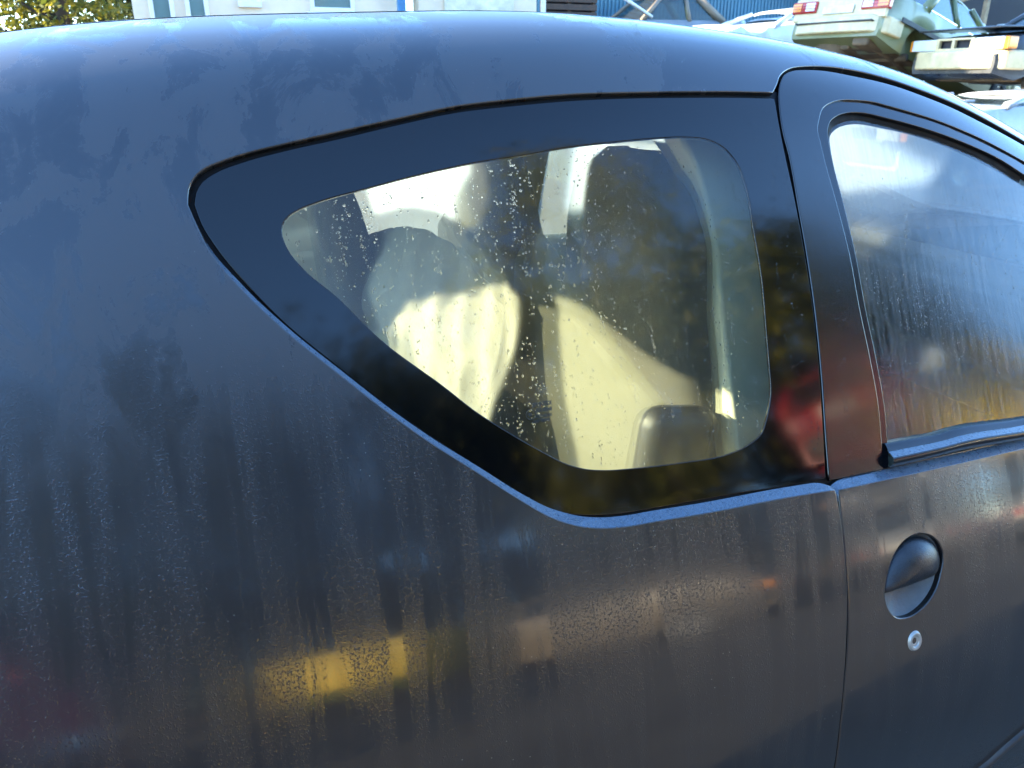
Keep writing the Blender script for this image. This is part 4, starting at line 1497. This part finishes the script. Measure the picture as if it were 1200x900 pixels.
fence = empty('added_fence', (0, -15.5, 0))  # unseen, added to block sky below the tree crowns in reflections
tag(fence, 'tall unseen board fence added to close the sky gap in the reflections', 'fence')
for k in range(60):
    bpart(MB().box((-17.7 + k * .6, -15.5 + .02 * (k % 2), 2.35 + .04 * ((k * 7) % 5)), (.57, .04, 4.7)), 'board', wood_tan, fence, fence)

# ------------------------------------------------------------------ trees
def leaf_mat(name, a, b):
    m, nt, out = new_mat(name)
    gi = nd(nt, 'NewGeometry')
    rp = ramp(nt, gi.outputs['Random Per Island'], [(0., a), (1., b)])
    d = nd(nt, 'BsdfPrincipled', Roughness=.55)
    nt.links.new(rp.outputs[0], d.inputs['Base Color'])
    t = nd(nt, 'BsdfTranslucent')
    nt.links.new(rp.outputs[0], t.inputs[0])
    mx = nd(nt, 'MixShader')
    mx.inputs[0].default_value = .4
    nt.links.new(d.outputs[0], mx.inputs[1])
    nt.links.new(t.outputs[0], mx.inputs[2])
    nt.links.new(mx.outputs[0], out.inputs['Surface'])
    return m


leaf_dark = leaf_mat('dark_leaves', (.035, .050, .010), (.095, .105, .022))
leaf_autumn = leaf_mat('autumn_leaves', (.07, .10, .014), (.24, .22, .025))
leaf_gold = leaf_mat('golden_leaves', (.16, .17, .015), (.38, .33, .03))
bark = simple('tree_bark', (.05, .04, .03), rough=.9, var=.4, scale=14, bump=.5, bscale=30)


def tree(name, label, loc, h, rad, leaves, mat, leaf=.09, seed=1, group=None, trunk_h=None):
    rg = np.random.default_rng(seed)
    rt = empty(name, loc)
    tag(rt, label, 'tree', group)
    th = trunk_h or h * .45
    tb = MB()
    tb.tube([(0, 0, -.05), (.05, .02, th * .5), (.02, -.05, th), (.1, 0, h * .8)], [.16, .13, .10, .03], 8)
    tips = []
    for k in range(11):
        a = rg.uniform(0, 2 * math.pi)
        z0 = rg.uniform(.35, .9) * h * .85
        ln = rad * rg.uniform(.5, .95)
        p1 = (ln * math.cos(a), ln * math.sin(a), min(h * .95, z0 + rg.uniform(.2, .9)))
        tb.tube([(.03, 0, z0), (p1[0] * .5, p1[1] * .5, z0 + .3 * (p1[2] - z0)), p1], [.05, .035, .012], 6)
        tips.append(p1)
    tb.build('trunk', bark, rt, smooth=True)
    cl = []
    for k in range(34):
        u = rg.normal(size=3)
        u /= np.linalg.norm(u)
        r_ = rg.uniform(.45, 1.0)
        cl.append((u[0] * rad * r_, u[1] * rad * r_, h * .64 + u[2] * h * .36 * r_))
    cl = np.array(cl + tips)
    idx = rg.integers(0, len(cl), leaves)
    P_ = cl[idx] + rg.normal(size=(leaves, 3)) * rad * .15
    d1 = rg.normal(size=(leaves, 3))
    d1 /= np.linalg.norm(d1, axis=1, keepdims=True)
    d2 = np.cross(d1, rg.normal(size=(leaves, 3)))
    d2 /= np.linalg.norm(d2, axis=1, keepdims=True)
    s = leaf * rg.uniform(.6, 1.3, (leaves, 1))
    V = np.stack([P_ - d1 * s, P_ + d2 * s * .45, P_ + d1 * s, P_ - d2 * s * .45], 1).reshape(-1, 3)
    Fs = np.arange(leaves * 4).reshape(-1, 4)
    me = bpy.data.meshes.new('crown')
    me.vertices.add(len(V))
    me.vertices.foreach_set('co', V.ravel().astype(np.float32))
    me.loops.add(leaves * 4)
    me.loops.foreach_set('vertex_index', Fs.ravel().astype(np.int32))
    me.polygons.add(leaves)
    me.polygons.foreach_set('loop_start', (np.arange(leaves) * 4).astype(np.int32))
    me.update(calc_edges=True)
    link('crown', me, mat, rt)
    return rt


tree('leafy_tree', 'dark green tree beyond the white building at the left edge', (-4.6, 19.0, 0), 6.0, 2.4, 9000, leaf_dark, seed=3, group='trees beyond the yard', trunk_h=2.0)
tree('leafy_tree', 'golden autumn tree with a dark trunk beside the white building', (-2.3, 16.2, 0), 4.6, 1.25, 5000, leaf_autumn, leaf=.07, seed=5, group='trees beyond the yard', trunk_h=2.4)
tree('leafy_tree', 'dark green tree behind the golden tree', (-2.0, 21.0, 0), 5.5, 2.0, 7000, leaf_dark, seed=8, group='trees beyond the yard', trunk_h=1.6)
tree('leafy_tree', 'tall thin golden tree behind the tan van of the mirrored row', (5.4, -8.2, 0), 10.5, 2.6, 9000, leaf_gold, leaf=.10, seed=77, group='trees behind the mirrored row', trunk_h=4.0)
back_words = ['at the tail end', 'behind the red van', 'left of the yellow skip', 'behind the yellow skip', 'behind the tan van', 'behind the bottle green car', 'behind the raised yellow van', 'at the far end']
for k in range(8):
    tree('leafy_tree', 'broad dark tree %s of the mirrored row' % back_words[k], (-11 + k * 4.1 + random.uniform(-.8, .8), -11.5 - random.uniform(0, 2), 0), random.uniform(7.6, 8.6) + .6 * k, 3.0, 11000, leaf_dark,
         leaf=.13, seed=20 + k, group='trees behind the mirrored row', trunk_h=2.2)


# ------------------------------------------------------------------ water beads
def beads(name, pts, rad, elong, g, parent, flat=.72):
    n = len(pts)
    seg = 8
    a = np.arange(seg) * 2 * math.pi / seg
    ring = np.stack([np.cos(a), np.sin(a)], -1)
    tmpl = np.vstack([np.column_stack([ring, np.zeros(seg)]), np.column_stack([ring * .92, np.full(seg, .42)]), np.column_stack([ring * .58, np.full(seg, .82)]), [[0, 0, 1.]], [[0, 0, 0]]])
    m = len(tmpl)
    fs = []
    for r0 in (0, seg):
        for k in range(seg):
            fs.append((r0 + k, r0 + (k + 1) % seg, r0 + seg + (k + 1) % seg, r0 + seg + k))
    tri = [(2 * seg + k, 2 * seg + (k + 1) % seg, 3 * seg) for k in range(seg)]
    Tx, Tv, N_ = TANG(pts[:, 0], pts[:, 1])
    Tx /= np.linalg.norm(Tx, axis=1, keepdims=True)
    Tv = np.cross(N_, Tx)
    C = PS(pts[:, 0], pts[:, 1]) - N_ * (g(pts[:, 1]) - .00005)[:, None]
    jit = rng.uniform(.85, 1.18, (n, m, 1))
    jit[:, -2:] = 1
    T = tmpl[None] * np.concatenate([jit, jit, np.ones((n, m, 1))], -1)
    V = C[:, None] + Tx[:, None] * T[..., :1] * rad[:, None, None] + Tv[:, None] * T[..., 1:2] * (rad * elong)[:, None, None] + N_[:, None] * T[..., 2:] * (rad * flat)[:, None, None]
    V = V.reshape(-1, 3)
    base = (np.arange(n) * m)[:, None]
    q = (np.array(fs)[None] + base[..., None]).reshape(-1, 4)
    t = (np.array(tri)[None] + base[..., None]).reshape(-1, 3)
    me = bpy.data.meshes.new(name)
    me.vertices.add(len(V))
    me.vertices.foreach_set('co', V.ravel().astype(np.float32))
    nl = q.size + t.size
    me.loops.add(nl)
    me.loops.foreach_set('vertex_index', np.concatenate([q.ravel(), t.ravel()]).astype(np.int32))
    me.polygons.add(len(q) + len(t))
    me.polygons.foreach_set('loop_start', np.concatenate([np.arange(len(q)) * 4, q.size + np.arange(len(t)) * 3]).astype(np.int32))
    me.update(calc_edges=True)
    me.polygons.foreach_set('use_smooth', np.ones(len(me.polygons), dtype=bool))
    o = link(name, me, water)
    adopt(o, parent)
    o['kind'] = 'stuff'
    return o


def scatter(loop, n_free, n_runs, per_run, run_len, rmin, rmax, dens=None, dense_rows=1.0, lo=None):
    """loose beads plus beads strung along downward runs, inside a loop"""
    loop = np.array(loop)
    mn, mx = loop.min(0), loop.max(0)
    P_ = rng.uniform(mn, mx, (n_free * 3, 2))
    P_ = P_[inside(P_, loop)]
    if dens is not None:
        P_ = P_[rng.uniform(size=len(P_)) < dens(P_)]
    P_ = P_[:n_free]
    runs = []
    for _ in range(n_runs):
        s = rng.uniform(mn, mx)
        L_ = run_len * rng.uniform(.4, 1.5)
        k = rng.poisson(per_run)
        if not k:
            continue
        vv = s[1] - rng.uniform(0, L_, k)
        xx = s[0] + .0016 * np.sin((vv - s[1]) * 60 + rng.uniform(0, 6)) + rng.normal(0, .0014, k)
        runs.append(np.stack([xx, vv], -1))
    Q = np.vstack(runs) if runs else np.zeros((0, 2))
    Q = Q[inside(Q, loop)]
    if dens is not None and len(Q):
        Q = Q[rng.uniform(size=len(Q)) < dens(Q)]
    A = np.vstack([P_, Q])
    r_ = rmin + (rmax - rmin) * rng.uniform(size=len(A))**3.0
    return A, r_


pts_, r_ = scatter(shrink(clear, .004), 2600, 260, 15, .05, .0003, .0013)
beads('water_drops', pts_, r_, rng.uniform(.9, 1.7, len(pts_)), lambda v: g_glass(v) + .0006, near_qw)
fb, _ = join(cr([(.66, .70), (.665, .9), (.67, 1.1), (.66, 1.2)]), line((.66, 1.2), (.715, 1.21)), line((.715, 1.21), (.70, .70)), line((.70, .7), (.66, .7)))
pts_, r_ = scatter(fb, 130, 34, 11, .06, .0003, .0007, dens=lambda p: np.clip(1.25 - (p[:, 1] - .7) * 1.4, .15, 1))
beads('border_drops', pts_, r_, rng.uniform(1., 2.2, len(pts_)), g_glass, near_qw)
fl_, _ = join(cr([(.728, .69), (.735, .9), (.735, 1.1), (.735, 1.22)]), line((.735, 1.22), (.80, 1.27)), line((.80, 1.27), (1.2, 1.24)), line((1.2, 1.24), (.85, 1.245)), cr([(.85, 1.245), (.785, 1.22), (.772, 1.15), (.785, .95), (.785, .70)]), line((.785, .70), (.728, .69)))
pts_, r_ = scatter(fl_, 300, 60, 11, .07, .0003, .0008, dens=lambda p: np.clip(1.2 - (p[:, 1] - .7) * 1.3, .2, 1))
beads('frame_drops', pts_, r_, rng.uniform(1., 2.2, len(pts_)), g_frame, near_door)
gd, _ = join(line((.81, .72), (.812, 1.10)), line((.812, 1.10), (.85, 1.17)), line((.85, 1.17), (1.25, 1.12)), line((1.25, 1.12), (1.25, .72)), line((1.25, .72), (.81, .72)))
pts_, r_ = scatter(gd, 1200, 560, 13, .055, .0002, .0007, dens=lambda p: np.clip(1.35 - (p[:, 1] - .7) * 2.0, .16, 1))
beads('glass_drops', pts_, r_, rng.uniform(1., 2.6, len(pts_)), lambda v: g_frame(v) + .014, near_door)
# on the paint
qb, _ = join(line((-.25, .45), (.69, .36)), line((.69, .36), (.695, .66)), line((.695, .66), (.38, .66)), line((.38, .66), (.04, .93)), line((.04, .93), (-.25, .86)), line((-.25, .86), (-.25, .45)))
pts_, r_ = scatter(qb, 500, 150, 14, .10, .0002, .0006)
beads('panel_drops', pts_, r_, rng.uniform(1., 1.9, len(pts_)), g0, q_panels[0])
rb, _ = join(line((.45, 1.25), (.72, 1.26)), line((.72, 1.26), (.80, 1.31)), line((.80, 1.31), (1.2, 1.29)), line((1.2, 1.29), (1.1, 1.40)), line((1.1, 1.40), (.45, 1.42)), line((.45, 1.42), (.45, 1.25)))
pts_, r_ = scatter(rb, 110, 6, 5, .03, .0004, .0012)
beads('rail_drops', pts_, r_, rng.uniform(.8, 1.4, len(pts_)), g0, q_panels[0])
db, _ = join(line((.715, .655), (1.3, .66)), line((1.3, .66), (1.3, .30)), line((1.3, .30), (.715, .40)), line((.715, .40), (.715, .655)))
pts_, r_ = scatter(db, 350, 120, 12, .05, .0003, .0009, dens=lambda p: np.clip((p[:, 1] - .42) * 4.5, .03, 1))
beads('door_drops', pts_, r_, rng.uniform(1., 1.9, len(pts_)), g0, near_door)
lb = np.array([(.38, .664), (1.3, .668), (1.3, .682), (.38, .682)])
